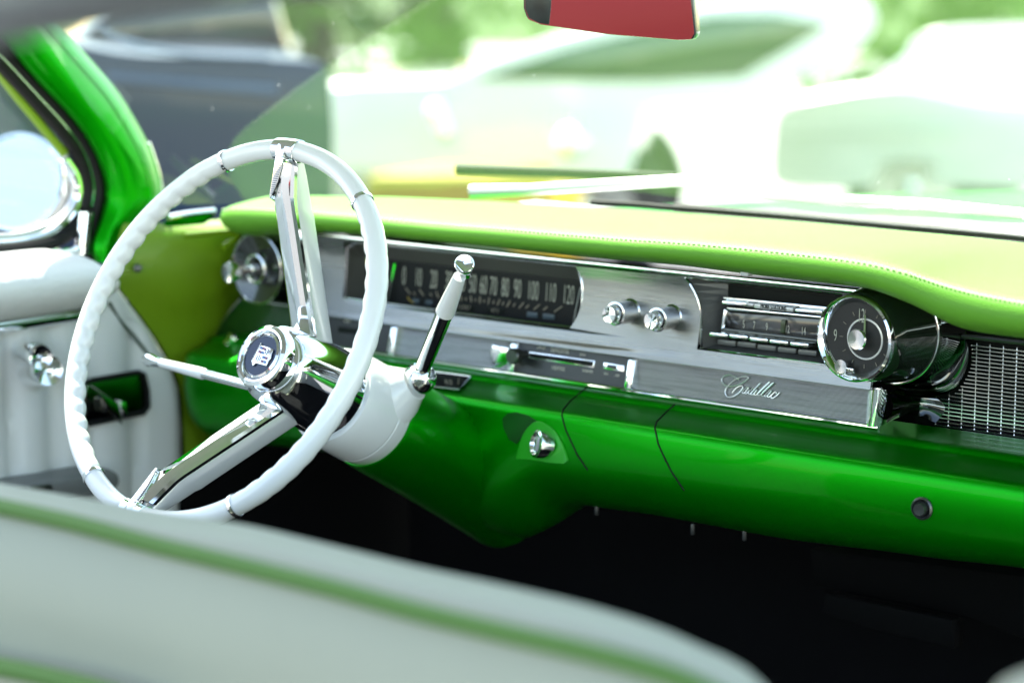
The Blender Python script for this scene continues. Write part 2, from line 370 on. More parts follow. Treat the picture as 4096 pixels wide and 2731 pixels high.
def onstrip(k, x, y, off=.0): return up(k, x, y, V((0, -.002-off, ZR-.001)), V((0, -.036, .008)).normalized())
SV = V((0, .008, .036)).normalized()   # up along the strip
# lettering and slots of heater control
def stext(s, k, x, y, h, parent, sx=.8, m=NUM):
    p = onstrip(k, x, y, .0006); return text('lettering', s, p, EX, SV, h, m, parent, sx=sx, ext=.0002)
stext('DEFROSTER', 9, 1975, 950, .0065, s2, .75); stext('HEATER', 9, 1960, 1115, .0065, s2, .8); stext('WARMER', 9, 2235, 1140, .0045, s2, .8); stext('DEFROST', 9, 1800, 920, .0035, s2, .8)
stext('DE-ICE', 9, 2190, 985, .0035, s2, .8)
stext('VENT', 5, 150, 595, .005, s0, .9)
def sbar(name, k, pts, off, th, m, par, bev=.0006): return G().add(*prism([onstrip(k, x, y, off) for x, y in pts], (0, th, 0))).build(name, m, par, bevel=bev)
sbar('slot_frame', 9, [(1680, 955), (2305, 1040), (2290, 1110), (1680, 1015)], .0008, .001, CHROMEW, s2)
sbar('slot', 9, [(1690, 965), (2290, 1050), (2280, 1095), (1690, 1005)], .0012, .001, SEAM, s2, .0002)
sbar('switch_frame', 5, [(1872, 872), (2012, 892), (2008, 938), (1868, 915)], .0012, .002, CHROMEW, s2)
sbar('switch', 5, [(1895, 885), (1955, 895), (1952, 920), (1892, 910)], .0022, .002, TINT, s2)
stext('FAN', 5, 1890, 950, .004, s2, .8); stext('.. OFF', 5, 1960, 960, .004, s2, .8)
sbar('slot', 5, [(88, 630), (250, 650), (250, 690), (88, 668)], .001, .001, SEAM, s0, .0002)
# heater lever
hk = onstrip(5, 1345, 815)
G().add(*revolve([(.004, 0), (.0035, .010), (.008, .013), (.0095, .022), (.008, .024)], hk, -EY, 16)).build('control_lever', DARKM, dash)
hl = hk+V((-.022, -.022, 0))
G().add(*prism([hk+V((-.004, -.018, .008)), hk+V((-.03, -.022, .010)), hk+V((-.034, -.022, 0)), hk+V((-.03, -.022, -.016)), hk+V((-.022, -.020, -.016)), hk+V((-.004, -.018, -.006))], (0, .004, 0))).build('control_lever', CHROMEW, dash, bevel=.0015)
# script on the strip
def SC(pts, n=6): return cat([onstrip(10, x, y, .0022) for x, y in pts], n)
def pen(pts, lo=.00036, hi=.00060):
    c = SC(pts); rr = []
    for i in range(len(c)):
        a = c[max(0, i-1)]; b = c[min(len(c)-1, i+1)]; d = b-a
        rr.append(hi if d.z < 0 and abs(d.z) > .35*d.length else lo+.0002)
    rr = [sum(rr[max(0, i-3):i+4])/len(rr[max(0, i-3):i+4]) for i in range(len(rr))]
    return c, rr
g = G()
strokes = [[(765, 330), (700, 270), (600, 210), (490, 190), (380, 215), (310, 290), (310, 370), (370, 440), (480, 485), (600, 480), (760, 440), (920, 350), (1000, 280), (985, 240), (920, 230), (800, 250), (650, 320), (520, 420), (430, 530), (395, 620), (410, 700), (460, 760), (540, 770), (650, 735), (770, 650), (850, 540), (850, 490), (800, 480), (720, 510), (640, 580), (585, 655)],
 [(1015, 530), (975, 515), (905, 560), (850, 640), (875, 670), (930, 630), (1010, 525), (930, 630), (915, 670), (960, 675), (1035, 600)],
 [(1165, 560), (1120, 545), (1050, 600), (1005, 665), (1030, 695), (1085, 655), (1310, 410), (1085, 660), (1075, 700), (1120, 700), (1190, 640)],
 [(1230, 580), (1160, 680), (1170, 715), (1210, 710), (1290, 640)], [(1288, 515), (1296, 525)],
 [(1250, 690), (1420, 520), (1545, 400), (1550, 380), (1500, 420), (1380, 530), (1260, 660), (1250, 715), (1300, 720), (1380, 660)],
 [(1350, 690), (1520, 530), (1650, 415), (1655, 398), (1600, 430), (1480, 550), (1355, 680), (1350, 735), (1400, 740), (1470, 680)],
 [(1610, 615), (1570, 600), (1490, 660), (1430, 735), (1460, 760), (1530, 700), (1610, 610), (1520, 715), (1505, 760), (1550, 765), (1620, 700)],
 [(1720, 685), (1740, 660), (1720, 635), (1660, 665), (1600, 740), (1600, 780), (1650, 790), (1720, 750), (1825, 650)]]
for s_ in strokes:
    c, rr = pen(s_); g.add(*tube(c, rr, 6))
g.build('script_emblem', mat('script_silver', (.90, .90, .88), .30, .8), s3)
# strip end cap: chrome post wrapping round to the right
rows = []
for a, b in [((1300, 1062), (1285, 1300)), ((1330, 1062), (1300, 1308)), ((1370, 1055), (1345, 1310)), ((1420, 1060), (1385, 1300)), ((1440, 1065), (1415, 1290))]:
    rows.append((a, b))
ysq = [-.006, -.014, -.017, -.010, .012]
G().add(*grid([[uy(6, a[0]+(b[0]-a[0])*t, a[1]+(b[1]-a[1])*t, yq-.006*t) for t in (0, .3, .6, .85, 1)] for (a, b), yq in zip(rows, ysq)])).build('end_cap', CHROME, dash, sharp=70)
# --- knobs by the radio
for (fx, fy, bx, by) in ((1918, 513, 2060, 530), (2200, 553, 2340, 570)):
    k0 = uy(5, bx, by, 0.)
    kn = G().add(*revolve([(.0150, -.002), (.0150, .001), (.0122, .003), (.0122, .026), (.0128, .028), (.0110, .0285), (.0085, .026), (.0080, .010)], k0, V((0, -1, .02)), 32)).build('control_knob', CHROMEW, dash)
    G().add(*revolve([(.0078, .012), (.0078, .026), (.0062, .027)], k0, V((0, -1, .02)), 24)).build('collar', BLACKG, kn)
    G().add(*revolve([(.0072, .026), (.0092, .030), (.0092, .038), (.0088, .0392), (.0010, .0382)], k0, V((0, -1, .02)), 48, jag=.06)).build('knob_face', CHROME, kn)
# --- speedometer
sp = G(); d = .034
def sq(x0, x1, z0, z1, y): return [V((x0, y, z0)), V((x1, y, z0)), V((x1, y, z1)), V((x0, y, z1))]
DZT, DZB = uy(5, 1000, 243, d).z, uy(5, 1000, 556, d).z
dl = sq(uy(5, 275, 300, d).x, SPR-.002, DZB, DZT, d)
op = sq(SPL, SPR, SPB, SPT+.002, .002)
hood = mat('hood_grey', (.17, .175, .165), .42, .5, bump=('noise', 300, .2), var=.2)
speedo = G().add(*grid([op+[op[0]], dl+[dl[0]]])).build('speedometer', hood, dash, smooth=False)
G().add(*prism(sq(SPL+.01, SPR+.002, DZB-.004, DZT+.003, d+.001), (0, .003, 0))).build('dial_face', DIALB, speedo, smooth=False)
sh = .30
for s_, x, y in [('0', 505, 250), ('10', 640, 265), ('20', 785, 283), ('30', 925, 295), ('40', 1045, 312), ('50', 1150, 325), ('60', 1252, 337), ('70', 1345, 348), ('80', 1457, 360), ('90', 1572, 373), ('100', 1718, 390), ('110', 1882, 408), ('120', 2052, 430)]:
    p = uy(9, x, y, d-.0008)
    text('numeral', s_, p, EX, EZ, .0315, NUMD, speedo, sx=.36, shear=.18, ext=.0002, bold=-.014)
g = G()
for x, y, dx, dy in [(545, 385, 22, 30), (605, 410, 8, 14), (672, 400, 20, 30), (760, 420, 8, 14), (822, 420, 10, 28), (1045, 450, 5, 28), (1090, 460, 4, 12), (1138, 460, 3, 30), (1180, 470, 1, 12), (1222, 470, -2, 30), (1262, 480, -3, 12), (1305, 480, -6, 30), (1350, 490, -6, 14), (1398, 492, -12, 28), (1440, 502, -8, 14), (1492, 505, -16, 28), (1545, 515, -10, 14), (1612, 520, -22, 26), (1668, 530, -14, 14), (1757, 535, -28, 24), (1838, 548, -18, 14), (1960, 555, -36, 26)]:
    a = uy(9, x-dx, y-dy, d-.0006); b = uy(9, x+dx, y+dy, d-.0006); g.add(*tube([a, b], .0007, 4))
g.build('dial_scale', TICK, speedo)
tell = mat('telltale_blue', (.05, .08, .10), .4, spec=.6)
for q in [[(590, 455), (650, 465), (640, 505), (580, 495)], [(715, 470), (775, 478), (765, 515), (705, 508)], [(1665, 580), (1765, 592), (1760, 640), (1660, 628)], [(1815, 595), (1925, 610), (1920, 655), (1810, 645)]]:
    plate('warning_lamp', 9, q, d-.0006, .001, tell, speedo, bevel=.0002)
for q, s_ in [([(990, 500), (1160, 525), (1150, 580), (980, 560)], '1 3 0 8 7'), ([(1290, 540), (1450, 560), (1440, 605), (1280, 590)], '4 7 1')]:
    plate('odometer', 9, q, d-.0005, .001, SEAM, speedo, bevel=.0002)
    c = sum((uy(9, x, y, d-.0012) for x, y in q), V())/4; text('odometer_digits', s_, c, EX, EZ, .0075, TICK, speedo, sx=.75, ext=.0001)
G().add(*tube([uy(9, 420, 130, d-.004), uy(9, 355, 480, d-.004)], .0012, 6)).build('dial_edge', CHROMEW, speedo)
G().add(*tube([uy(9, 2175, 350, d-.014), uy(9, 2105, 690, d-.014)], .0013, 6)).build('dial_edge', CHROMEW, speedo)
G().add(*tube(cat([uy(9, 540, 440, d-.002), uy(9, 570, 480, d-.002), uy(9, 600, 500, d-.002)]), .0006, 5)).build('needle', mat('needle_amber', (.5, .35, .03), .5), speedo)
# --- radio
rd_back = mat('radio_grey', (.17, .172, .165), .4, .5, bump=('noise', 300, .2), var=.2)
o1 = [V((x, .002, z)) for x, z in orr]+[V((RDR, .002, RDT)), V((RDR, .002, RDB))]
o2 = [V((RDL+.012, .03, RDB+.006+(RDT-RDB-.014)*i/n)) for i in range(n+1)]+[V((RDR, .03, RDT-.008)), V((RDR, .03, RDB+.006))]
radio = G().add(*grid([o1+[o1[0]], o2+[o2[0]]])).build('radio', rd_back, dash, smooth=False)
G().add(*prism([V((RDL, .0305, RDB)), V((RDR+.01, .0305, RDB)), V((RDR+.01, .0305, RDT)), V((RDL, .0305, RDT))], (0, .002, 0))).build('back_plate', SEAM, radio, smooth=False)
Yb = .008
def rbar(name, pts, y, th, m, bev=.0012): return plate(name, 12, pts, y, th, m, radio, bev)
rbar('radio_bezel', [(270, 145), (1365, 250), (1362, 290), (310, 178)], Yb+.002, .012, CHROMEW)
rbar('trim_bar', [(275, 182), (520, 205), (515, 250), (272, 222)], Yb-.004, .010, CHROME)
rbar('trim_bar', [(515, 205), (600, 215), (595, 255), (512, 248)], Yb-.001, .010, SATIN)
np_ = rbar('name_plate', [(605, 212), (1005, 258), (1000, 305), (598, 262)], Yb-.004, .010, mat('white_enamel', (.62, .63, .62), .3, .3))
c = uy(12, 800, 255, Yb-.0045)
text('lettering', 'MORE STATIONS', c, EX, EZ, .0068, SEAM, radio, sx=.62, ext=.0002)
rbar('trim_bar', [(1025, 265), (1300, 290), (1295, 330), (1020, 302)], Yb-.004, .010, CHROME)
rbar('band_slider', [(690, 268), (770, 276), (768, 298), (688, 290)], Yb-.001, .006, DARKM)
rbar('frame_rail', [(305, 250), (1310, 345), (1305, 372), (345, 285)], Yb+.001, .012, CHROMEW)
rbar('frame_rail', [(295, 265), (330, 290), (300, 470), (255, 480)], Yb+.001, .012, CHROMEW)
rbar('frame_rail', [(255, 480), (310, 465), (1255, 580), (1255, 615), (270, 505)], Yb+.001, .012, DARKM)
rbar('tuner_glass', [(330, 300), (1310, 372), (1290, 590), (300, 470)], Yb+.010, .004, mat('tuner_grey', (.055, .052, .05), .12, 0, .6, var=.3))
for s_, x, y in [('5', 500, 430), ('7', 605, 440), ('9', 735, 455), ('12', 945, 480), ('14', 1110, 500)]:
    text('numeral', s_, uy(12, x, y, Yb+.0092), EX, EZ, .0115, NUM, radio, sx=.5, ext=.0002)
rbar('tuner_pointer', [(880, 380), (925, 385), (912, 520), (868, 512)], Yb+.007, .003, mat('pointer_green', (.04, .06, .02), .3), .0004)
for i, (x0, y0) in enumerate([(145, 505), (350, 525), (555, 555), (762, 580), (972, 605)]):
    b = rbar('push_button', [(x0, y0), (x0+188, y0+22), (x0+184, y0+62), (x0-2, y0+40)], -.006, .018, CHROME)
    x1 = x0+82; y1 = y0+72
    rbar('button_face', [(x1, y1), (x1+188, y1+20), (x1+184, y1+78), (x1-4, y1+56)], Yb+.004, .008, mat('grey_button', (.16, .165, .155), .35, .3, var=.1))
# --- light switch on the left
lk = uy(4, 1735, 243, -.03)
ls = G().add(*revolve([(.030, .040), (.034, .028), (.039, .010), (.0425, .002), (.0435, -.001), (.042, -.003), (.039, -.0015), (.016, .006), (.004, .008)], lk, EY, 48)).build('light_switch', mat('smoked_plastic', (.07, .073, .07), .10, .6, .8), dash)
G().add(*tube([lk+V((math.cos(t)*.0428, -.002, math.sin(t)*.0428)) for t in [i*math.pi/24 for i in range(48)]], .0010, 8, closed=True)).build('rim_ring', CHROME, ls)
G().add(*tube([lk+V((math.cos(t)*.0165, -.004, math.sin(t)*.0165)) for t in [i*math.pi/16 for i in range(32)]], .0022, 8, closed=True)).build('inner_ring', CHROMEW, ls)
G().add(*revolve([(.006, 0), (.006, .030), (.0105, .034), (.0125, .046), (.0115, .049), (.002, .0475)], lk, -EY, 32)).build('pull_knob', CHROME, ls)
# left end of the instrument panel (recess shade painted on as dark green)
G().add(*prism([uy(4, 1600, 440, 0), uy(4, 1960, 480, 0), uy(4, 2000, 730, 0), uy(4, 1440, 800, 0), uy(4, 1470, 640, 0), uy(4, 1530, 520, 0)], (0, .01, 0))).build('end_panel', mat('shaded_green_paint', (.004, .05, .006), .3, 0, .8), dash, bevel=.002)
G().add(*prism([(-.73, .012, .90), (-.60, .012, .90), (-.60, .012, .985), (-.73, .012, .985)], (0, .02, 0))).build('end_panel', mat('shaded_green_paint', (0, 0, 0)), dash)
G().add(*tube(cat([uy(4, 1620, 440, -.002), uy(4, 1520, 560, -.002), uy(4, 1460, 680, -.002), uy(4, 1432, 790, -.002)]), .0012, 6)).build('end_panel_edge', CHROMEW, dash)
G().add(*tube([uy(4, 1640, 445, -.012), uy(4, 1960, 490, -.012)], .002, 6)).build('end_trim', CHROMEW, dash)
# --- clock pod
ck = uy(6, 1222, 712, -.052)
cax = V((0, 1, 0))
pod = mat('pod_black', (.010, .018, .011), .09, 0, 1.)
clock = G().add(*revolve([(.034, .006), (.0405, 0), (.0435, .004), (.0455, .020), (.049, .045), (.0525, .062), (.054, .070)], ck, cax, 64)).build('clock', pod, dash)
G().add(*revolve([(.0345, .003), (.0385, -.0045), (.0405, -.0065), (.0425, -.005), (.0432, 0), (.042, .003)], ck, cax, 64, closed=True)).build('bezel', CHROME, clock)
G().add(*revolve([(.0352, .002), (.0352, .0025)], ck, cax, 48)).build('dial_face', mat('clock_grey', (.020, .020, .019), .5, 0, .1, .3, var=.2), clock)
def ckp(x, y, dy=.0): return uy(12, x, y, ck.y+dy)
cc = ckp(1660, 568, .001)
G().add(*revolve([(.0185, .0), (.0190, -.0008), (.0200, -.0008), (.0205, .0)], V((ckp(1728, 580).x, ck.y+.0018, ckp(1728, 580).z)), cax, 48, closed=True)).build('chapter_ring', mat('ring_silver', (.75, .76, .74), .3, .6), clock)
G().add(*revolve([(.004, .001), (.0098, -.006), (.0105, -.009), (.0095, -.0105), (.0005, -.0098)], V((ckp(1700, 572).x, ck.y+.001, ckp(1700, 572).z)), cax, 48)).build('hand_cap', CHROMEW, clock)
text('numeral', '12', ckp(1700, 345, .0012), EX, EZ, .020, NUMD, clock, sx=.42, ext=.0002, bold=-.014)
text('numeral', '9', ckp(1435, 545, .0012), EX, EZ, .017, NUMD, clock, sx=.50, ext=.0002, bold=-.014)
g = G()
cen = V((ckp(1728, 580).x, ck.y+.0015, ckp(1728, 580).z))
for i in range(12):
    if i in (3, 0): pass
    a = i*math.pi/6; dv = V((math.cos(a), 0, math.sin(a))); 
    g.add(*tube([cen+dv*.025, cen+dv*.029], .0003, 4))
g.build('dial_scale', TICK, clock)
g = G(); g.add(*tube([cen+V((0, -.001, 0)), ckp(1740, 330, .0)], [.0016, .0006], 5)); g.build('clock_hand', mat('hand_green', (.20, .28, .12), .35), clock)
G().add(*revolve([(.004, .002), (.0068, -.004), (.0068, -.0065), (.0005, -.006)], ckp(1525, 850, -.004), cax, 24)).build('setting_knob', CHROMEW, clock)
G().add(*boxv(ckp(1575, 895, -.003), .012, .004, .005)).build('setting_bracket', CHROMEW, clock, bevel=.001)
# ring line at the pod's base, and the dark reflective fairing that runs back to the grille
rb = V((ck.x, ck.y+.064, ck.z))
G().add(*tube([rb+V((math.cos(t)*.0533, 0, math.sin(t)*.0533)) for t in [i*math.pi/32 for i in range(64)]], .0012, 8, closed=True)).build('pod_ring', CHROMEW, dash)
DCH = mat('dark_chrome', (.35, .36, .37), .06, 1.)
bcur = cat([uy(6, x, y, .05) for x, y in [(1500, 520), (1750, 590), (1930, 690), (1972, 760), (1978, 860), (1945, 960), (1880, 1050), (1790, 1095), (1650, 1105), (1440, 1085)]], 6)
rcur = []
for i in range(len(bcur)):
    t = i/(len(bcur)-1); a = R(62)-t*R(155); rcur.append(rb+V((math.cos(a)*.0528, .002, math.sin(a)*.0528)))
rows = []
for s_ in range(9):
    t = s_/8; rows.append([a.lerp(b, t)+V((0, .022*math.sin(math.pi*t), 0)) for a, b in zip(rcur, bcur)])
G().add(*grid(rows)).build('pod_fairing', DCH, dash, sharp=80)
lo_t = cat([uy(6, x, y, .03) for x, y in [(1430, 1075), (1550, 1100), (1680, 1112), (1775, 1118)]], 5)
lo_b = cat([uy(6, x, y, .02) for x, y in [(1410, 1295), (1520, 1240), (1600, 1225), (1765, 1278)]], 5)
rows = [[a.lerp(b, t/6)+V((0, .016*math.sin(math.pi*t/6)-.002, 0)) for a, b in zip(lo_t, lo_b)] for t in range(7)]
G().add(*grid(rows)).build('strip_fairing', DCH, dash, sharp=80)
# --- speaker grille
GY = .056
g0 = uy(6, 1745, 1200, GY); gt = uy(6, 1950, 700, GY); 
GX0 = uy(6, 1755, 1200, GY).x; GX1 = .72; GZ0 = uy(6, 2000, 1300, GY).z-.004; GZ1 = uy(6, 2200, 735, GY).z-.004
G().add(*prism([(GX0-.03, GY+.012, GZ0-.02), (GX1, GY+.012, GZ0-.02), (GX1, GY+.012, GZ1+.03), (GX0-.03, GY+.012, GZ1+.03)], (0, .004, 0))).build('grille_backing', SEAM, dash, smooth=False)
g = G()
nz = int((GZ1-GZ0)/.00385)
def leftx(z):
    best = GX0
    for p in bcur:
        if p.z < bcur[12].z and abs(p.z-z) < .004: best = max(best, p.x+.001)
    if z > bcur[18].z: best = max(best, uy(6, 1985, 800, GY).x)
    return best
for i in range(nz+1):
    z = GZ0+i*.00385; g.add(*boxv(((leftx(z)+GX1)/2, GY, z), GX1-leftx(z), .004, .0010))
x = GX0
while x < GX1:
    z1 = GZ1
    g.add(*boxv((x, GY+.0022, (GZ0+(GZ1 if x > uy(6, 1985, 800, GY).x else bcur[-20].z-.002))/2), .0012, .003, (GZ1 if x > uy(6, 1985, 800, GY).x else bcur[-20].z-.002)-GZ0)); x += .0148
g.build('speaker_grille', mat('grille_metal', (.72, .73, .73), .22, 1.), dash, smooth=False)
G().add(*tube([uy(6, 1940, 695, GY-.006), uy(6, 2352, 742, GY-.006), V((.72, GY-.006, uy(6, 2352, 742, GY-.006).z))], .003, 8)).build('grille_frame', DARKM, dash)
# --- painted lower panel: profile swept along x with a traced bottom edge
bot = [uy(k, x, y, -.045) for k, x, y in [(4, 1225, 1450), (5, 270, 1520), (8, 170, 40), (8, 400, 190), (8, 560, 280), (8, 650, 303), (8, 720, 275), (8, 790, 200), (8, 850, 190), (8, 1100, 225), (8, 1500, 300), (8, 2000, 365), (8, 2352, 405)]]
bz = [(-.80, .70)]+[(p.x, p.z) for p in bot[1:]]+[(.9, bot[-1].z+.002)]
rows = []
XLP = uy(4, 1230, 1000, -.055).x
def lrow(x, sh=1.):
    z1 = interp(bz, x)
    zt = .835
    pts = [(.03, zt+.001), (-.008, zt-.001), (-.022, zt-.0015), (-.029, zt-.0018), (-.0325, zt-.0034), (-.0345, zt-.0062), (-.037, zt-.0080), (-.055, zt-.0120), (-.074, zt-.0160), (-.0800, zt-.0178), (-.0832, zt-.0205), (-.0850, zt-.027)]
    H = zt-.027-z1
    for t, yy in [(.12, -.0865), (.3, -.088), (.5, -.086), (.7, -.079), (.85, -.066), (.95, -.050), (1., -.034)]:
        pts.append((yy, zt-.027-H*t))
    pts += [(-.01, z1+.004), (.05, z1+.02)]
    return [V((x, -.0+y*sh+(1-sh)*.0, .78+(z-.78)*(.55+.45*sh))) for y, z in pts]
for i in range(121):
    t = i/120; x = XLP+(.85-XLP)*t
    e = min(1, (x-XLP)/.06); sh = .25+.75*math.sqrt(max(0, 1-(1-e)**2)); rows.append(lrow(x, sh))
vs, fs = grid(rows); fs.append(list(range(len(rows[0]))))
lower = G().add(vs, fs).build('lower_panel', GREEN, dash, sharp=50)
bvh = BVHTree.FromPolygons([v.co.copy() for v in lower.data.vertices], [list(p.vertices) for p in lower.data.polygons])
LOC = world_of(lower)
def hit(k, x, y, off=.0):
    d = dirv(k, x, y).normalized(); li = LOC.inverted()
    h = bvh.ray_cast(li @ CC, d)
    if h[0] is None: return uy(k, x, y, -.06), -EY
    nn = h[1] if h[1].dot(d) < 0 else -h[1]
    return (LOC @ h[0])+nn*off, nn
def seam(k, pts, r=.0010):
    p = []
    for a, b in zip(pts, pts[1:]):
        for i in range(8): p.append(hit(k, a[0]+(b[0]-a[0])*i/8, a[1]+(b[1]-a[1])*i/8, 0)[0])
    G().add(*tube(p, r, 6)).build('panel_seam', SEAM, lower)
seam(5, [(1790, 1015), (1730, 1065), (1650, 1130), (1600, 1190), (1592, 1230), (1620, 1330), (1690, 1480), (1745, 1562)])
seam(8, [(845, 10), (890, 75)])
seam(5, [(2352, 1155), (2290, 1210), (2230, 1270), (2217, 1310), (2240, 1420), (2300, 1555)])
seam(8, [(1140, 20), (1165, 70), (1215, 145)])
seam(5, [(540, 1300), (640, 1350), (760, 1420), (880, 1500), (960, 1525)])
# lighter set in its recess
hp, hn = hit(5, 1475, 1415)
rc = hp.copy()
def recess_pts(pts, off): return [hit(5, x, y, off)[0] for x, y in pts]
rim = cat(recess_pts([(1295, 1505), (1330, 1380), (1385, 1300), (1445, 1275), (1540, 1330), (1600, 1430), (1635, 1530)], .0008), 6)
flr = cat(recess_pts([(1310, 1510), (1400, 1512), (1520, 1530), (1635, 1540)], .0065), 12)
rows = [[a.lerp(b, t/5)+V((0, .010*math.sin(math.pi*t/5), 0)) for a, b in zip(rim, (flr+[flr[-1]]*60)[:len(rim)])] for t in range(6)]
G().add(*tube(rim, .0012, 6)).build('recess_rim', mat('lit_green_paint', (.012, .36, .006), .35, .2, .1), lower)
G().add(*prism(rim+flr[::-1], (0, -.0012, 0))).build('recess_face', mat('lit_green_paint', (0, 0, 0)), lower, sharp=60)  # recess floor and rim: the light on them is put into a brighter green
# scoop ahead of it: flat patch with its shadow painted in
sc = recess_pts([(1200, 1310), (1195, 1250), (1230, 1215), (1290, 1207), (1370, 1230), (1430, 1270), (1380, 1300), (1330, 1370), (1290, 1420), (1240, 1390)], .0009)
G().add(*prism(sc, (0, .0006, 0))).build('scoop', mat('shaded_green_paint', (0, 0, 0)), lower, sharp=60)
lc = hit(5, 1470, 1415, .009)[0]
lax = V((-.45, -.95, .22)).normalized()
lk_ = G().add(*revolve([(.0150, -.012), (.0155, 0), (.0150, .003), (.0120, .004), (.0105, .001), (.003, .0005)], lc, lax, 32)).build('ignition_lock', CHROMEW, dash)
G().add(*revolve([(.0025, .0006), (.0025, .0012)], lc+V((-.003, 0, .002)), lax, 12)).build('keyhole', SEAM, lk_)
fx_, fy_, fz_ = frame(lax)
G().add(*boxv(lc+lax*.002-fx_*.0-fy_*.0, .004, .016, .003, (fx_, fy_, fz_))).build('key_slot', SATIN, lk_, bevel=.0008)
# glovebox button
gp, gn = hit(8, 2010, 195)
gb = G().add(*revolve([(.0110, -.003), (.0110, .002), (.0095, .0035), (.0078, .002), (.0072, .0005), (.0062, .006), (.0056, .008), (.0005, .0076)], gp, (gn+V((.1, 0, -.1))).normalized(), 32)).build('glovebox_button', DARKM, dash)
# ash receiver / gauge slot right of the column
gq = [hit(5, x, y, .003)[0] for x, y in [(640, 935), (985, 975), (905, 1072), (640, 1040)]]
gs = G().add(*prism(gq, (0, -.002, 0))).build('shift_indicator', DIALB, dash, bevel=.001)
G().add(*tube(gq+[gq[0]], .0009, 6)).build('indicator_edge', CHROMEW, gs)
for x in (740, 905):
    G().add(*tube([hit(5, x, 1010, .006)[0], hit(5, x-6, 1050, .006)[0]], .0006, 4)).build('tick_mark', TICK, gs)
text('lettering', 'N D', hit(5, 835, 1040, .0062)[0], EX, EZ, .008, TICK, gs, sx=.8, ext=.0002)
# dark slot with switches at the left of the lower panel
lv = [uy(4, x, y, -.02) for x, y in [(1490, 830), (1640, 850), (1720, 740), (1600, 715)]]
G().add(*prism(lv, (0, .01, 0))).build('vent_control', DARKM, dash, bevel=.002)
for x, y in ((1640, 745), (1610, 790)):
    G().add(*revolve([(.003, 0), (.003, .012), (.007, .016), (.006, .022)], uy(4, x, y, -.02), V((-.3, -1, .5)), 14)).build('vent_knob', CHROMEW, dash)
# small hanging tabs beneath
for x, y in ((915, 200), (1238, 265), (1412, 285)):
    p = uy(8, x, y, -.03); G().add(*boxv(p, .004, .004, .012)).build('hanging_clip', DARKM, dash, bevel=.001)
# map light tab below pad
p = uy(6, 482, 258, -.050)
G().add(*boxv(p, .010, .008, .010)).build('map_light_switch', mat('white_enamel', (0, 0, 0)), dash, bevel=.0008)

# ------------------------------------------------------------------ steering wheel
WC = V((-.298, -.413, .927)); WA = R(28.4)
WN = V((0, -math.cos(WA), math.sin(WA))); W1 = V((1, 0, 0)); W2 = V((0, math.sin(WA), math.cos(WA)))
RM, RT = .1995, .0105
wheel = thing('steering_wheel', 'white rimmed steering wheel with two chrome spokes and round crest hub', 'steering wheel', WC)
def wp(r_, a, dn=0.): return WC+W1*(math.cos(a)*r_)+W2*(math.sin(a)*r_)+WN*dn
def wang(k, x, y):
    p = up(k, x, y, WC, WN)-WC; return math.atan2(p.dot(W2), p.dot(W1))
aT = wang(0, 664, 345); aB = wang(0, 312, 1180)
aR1 = wang(0, 520, 365); aR2 = wang(0, 836, 460); aR3 = wang(0, 210, 1100); aR4 = wang(0, 540, 1158)
N = 520; rows = []
def inarc(a, a0, a1):
    t = (a-a0) % (2*math.pi); L = (a1-a0) % (2*math.pi); return t < L, t/L if L else 0
for i in range(N):
    a = 2*math.pi*i/N; c = wp(RM, a); row = []
    gr = 0.
    for (s0_, s1_) in ((aR2, aR1), ):
        pass
    inA, ta = inarc(a, aR1, aR3)            # left grip: between upper left ring and lower left ring
    inB, tb = inarc(a, aR4, aR2)            # right grip
    if inA: gr = min(1, 10*ta, 10*(1-ta))
    if inB: gr = min(1, 10*tb, 10*(1-tb))
    wave = abs(math.sin(a*31))
    rad = V((0, 0, 0))+W1*math.cos(a)+W2*math.sin(a)
    for j in range(20):
        t = 2*math.pi*j/20; cx, cy = math.cos(t), math.sin(t)   # cx outward, cy toward driver
        r_ = RT*(1+.06*gr)
        ex = 0.
        inner = max(0, -(cx*.75+(-cy)*-.0)-.25)+max(0, -cy-.35)*.6
        r_ += gr*(-.0030*(1-wave)+.0008)*min(1, inner*1.6)
        row.append(c+rad*cx*r_+WN*cy*r_)
    rows.append(row)
G().add(*grid(rows, True, True)).build('rim', WHITEP, wheel, sharp=80)
for a in (aR1, aR2, aR3, aR4):
    G().add(*tube([wp(RM, a-.012), wp(RM, a), wp(RM, a+.012)], [.0116, .0119, .0116], 20)).build('rim_ring', CHROME, wheel)
L0 = .0
# hub distance along the column: solve so the cap lands where it should
def projpx(p):
    d_ = p-CC; z = d_.dot(CF); return (2048+FP*d_.dot(CR)/z, 1365.5-FP*d_.dot(CU)/z)
tx, ty = .2232*460+960, .2232*640+1290
best = min(((projpx(WC-WN*(l/1000))[0]-tx)**2+(projpx(WC-WN*(l/1000))[1]-ty)**2, l/1000) for l in range(20, 200))
HL = best[1]; HC = WC-WN*HL
# nudge hub centre sideways to the surveyed point on its own plane
HC = up(11, 470, 640, HC, WN)
print('HUB', HL, best[0]**.5, HC-(WC-WN*HL))
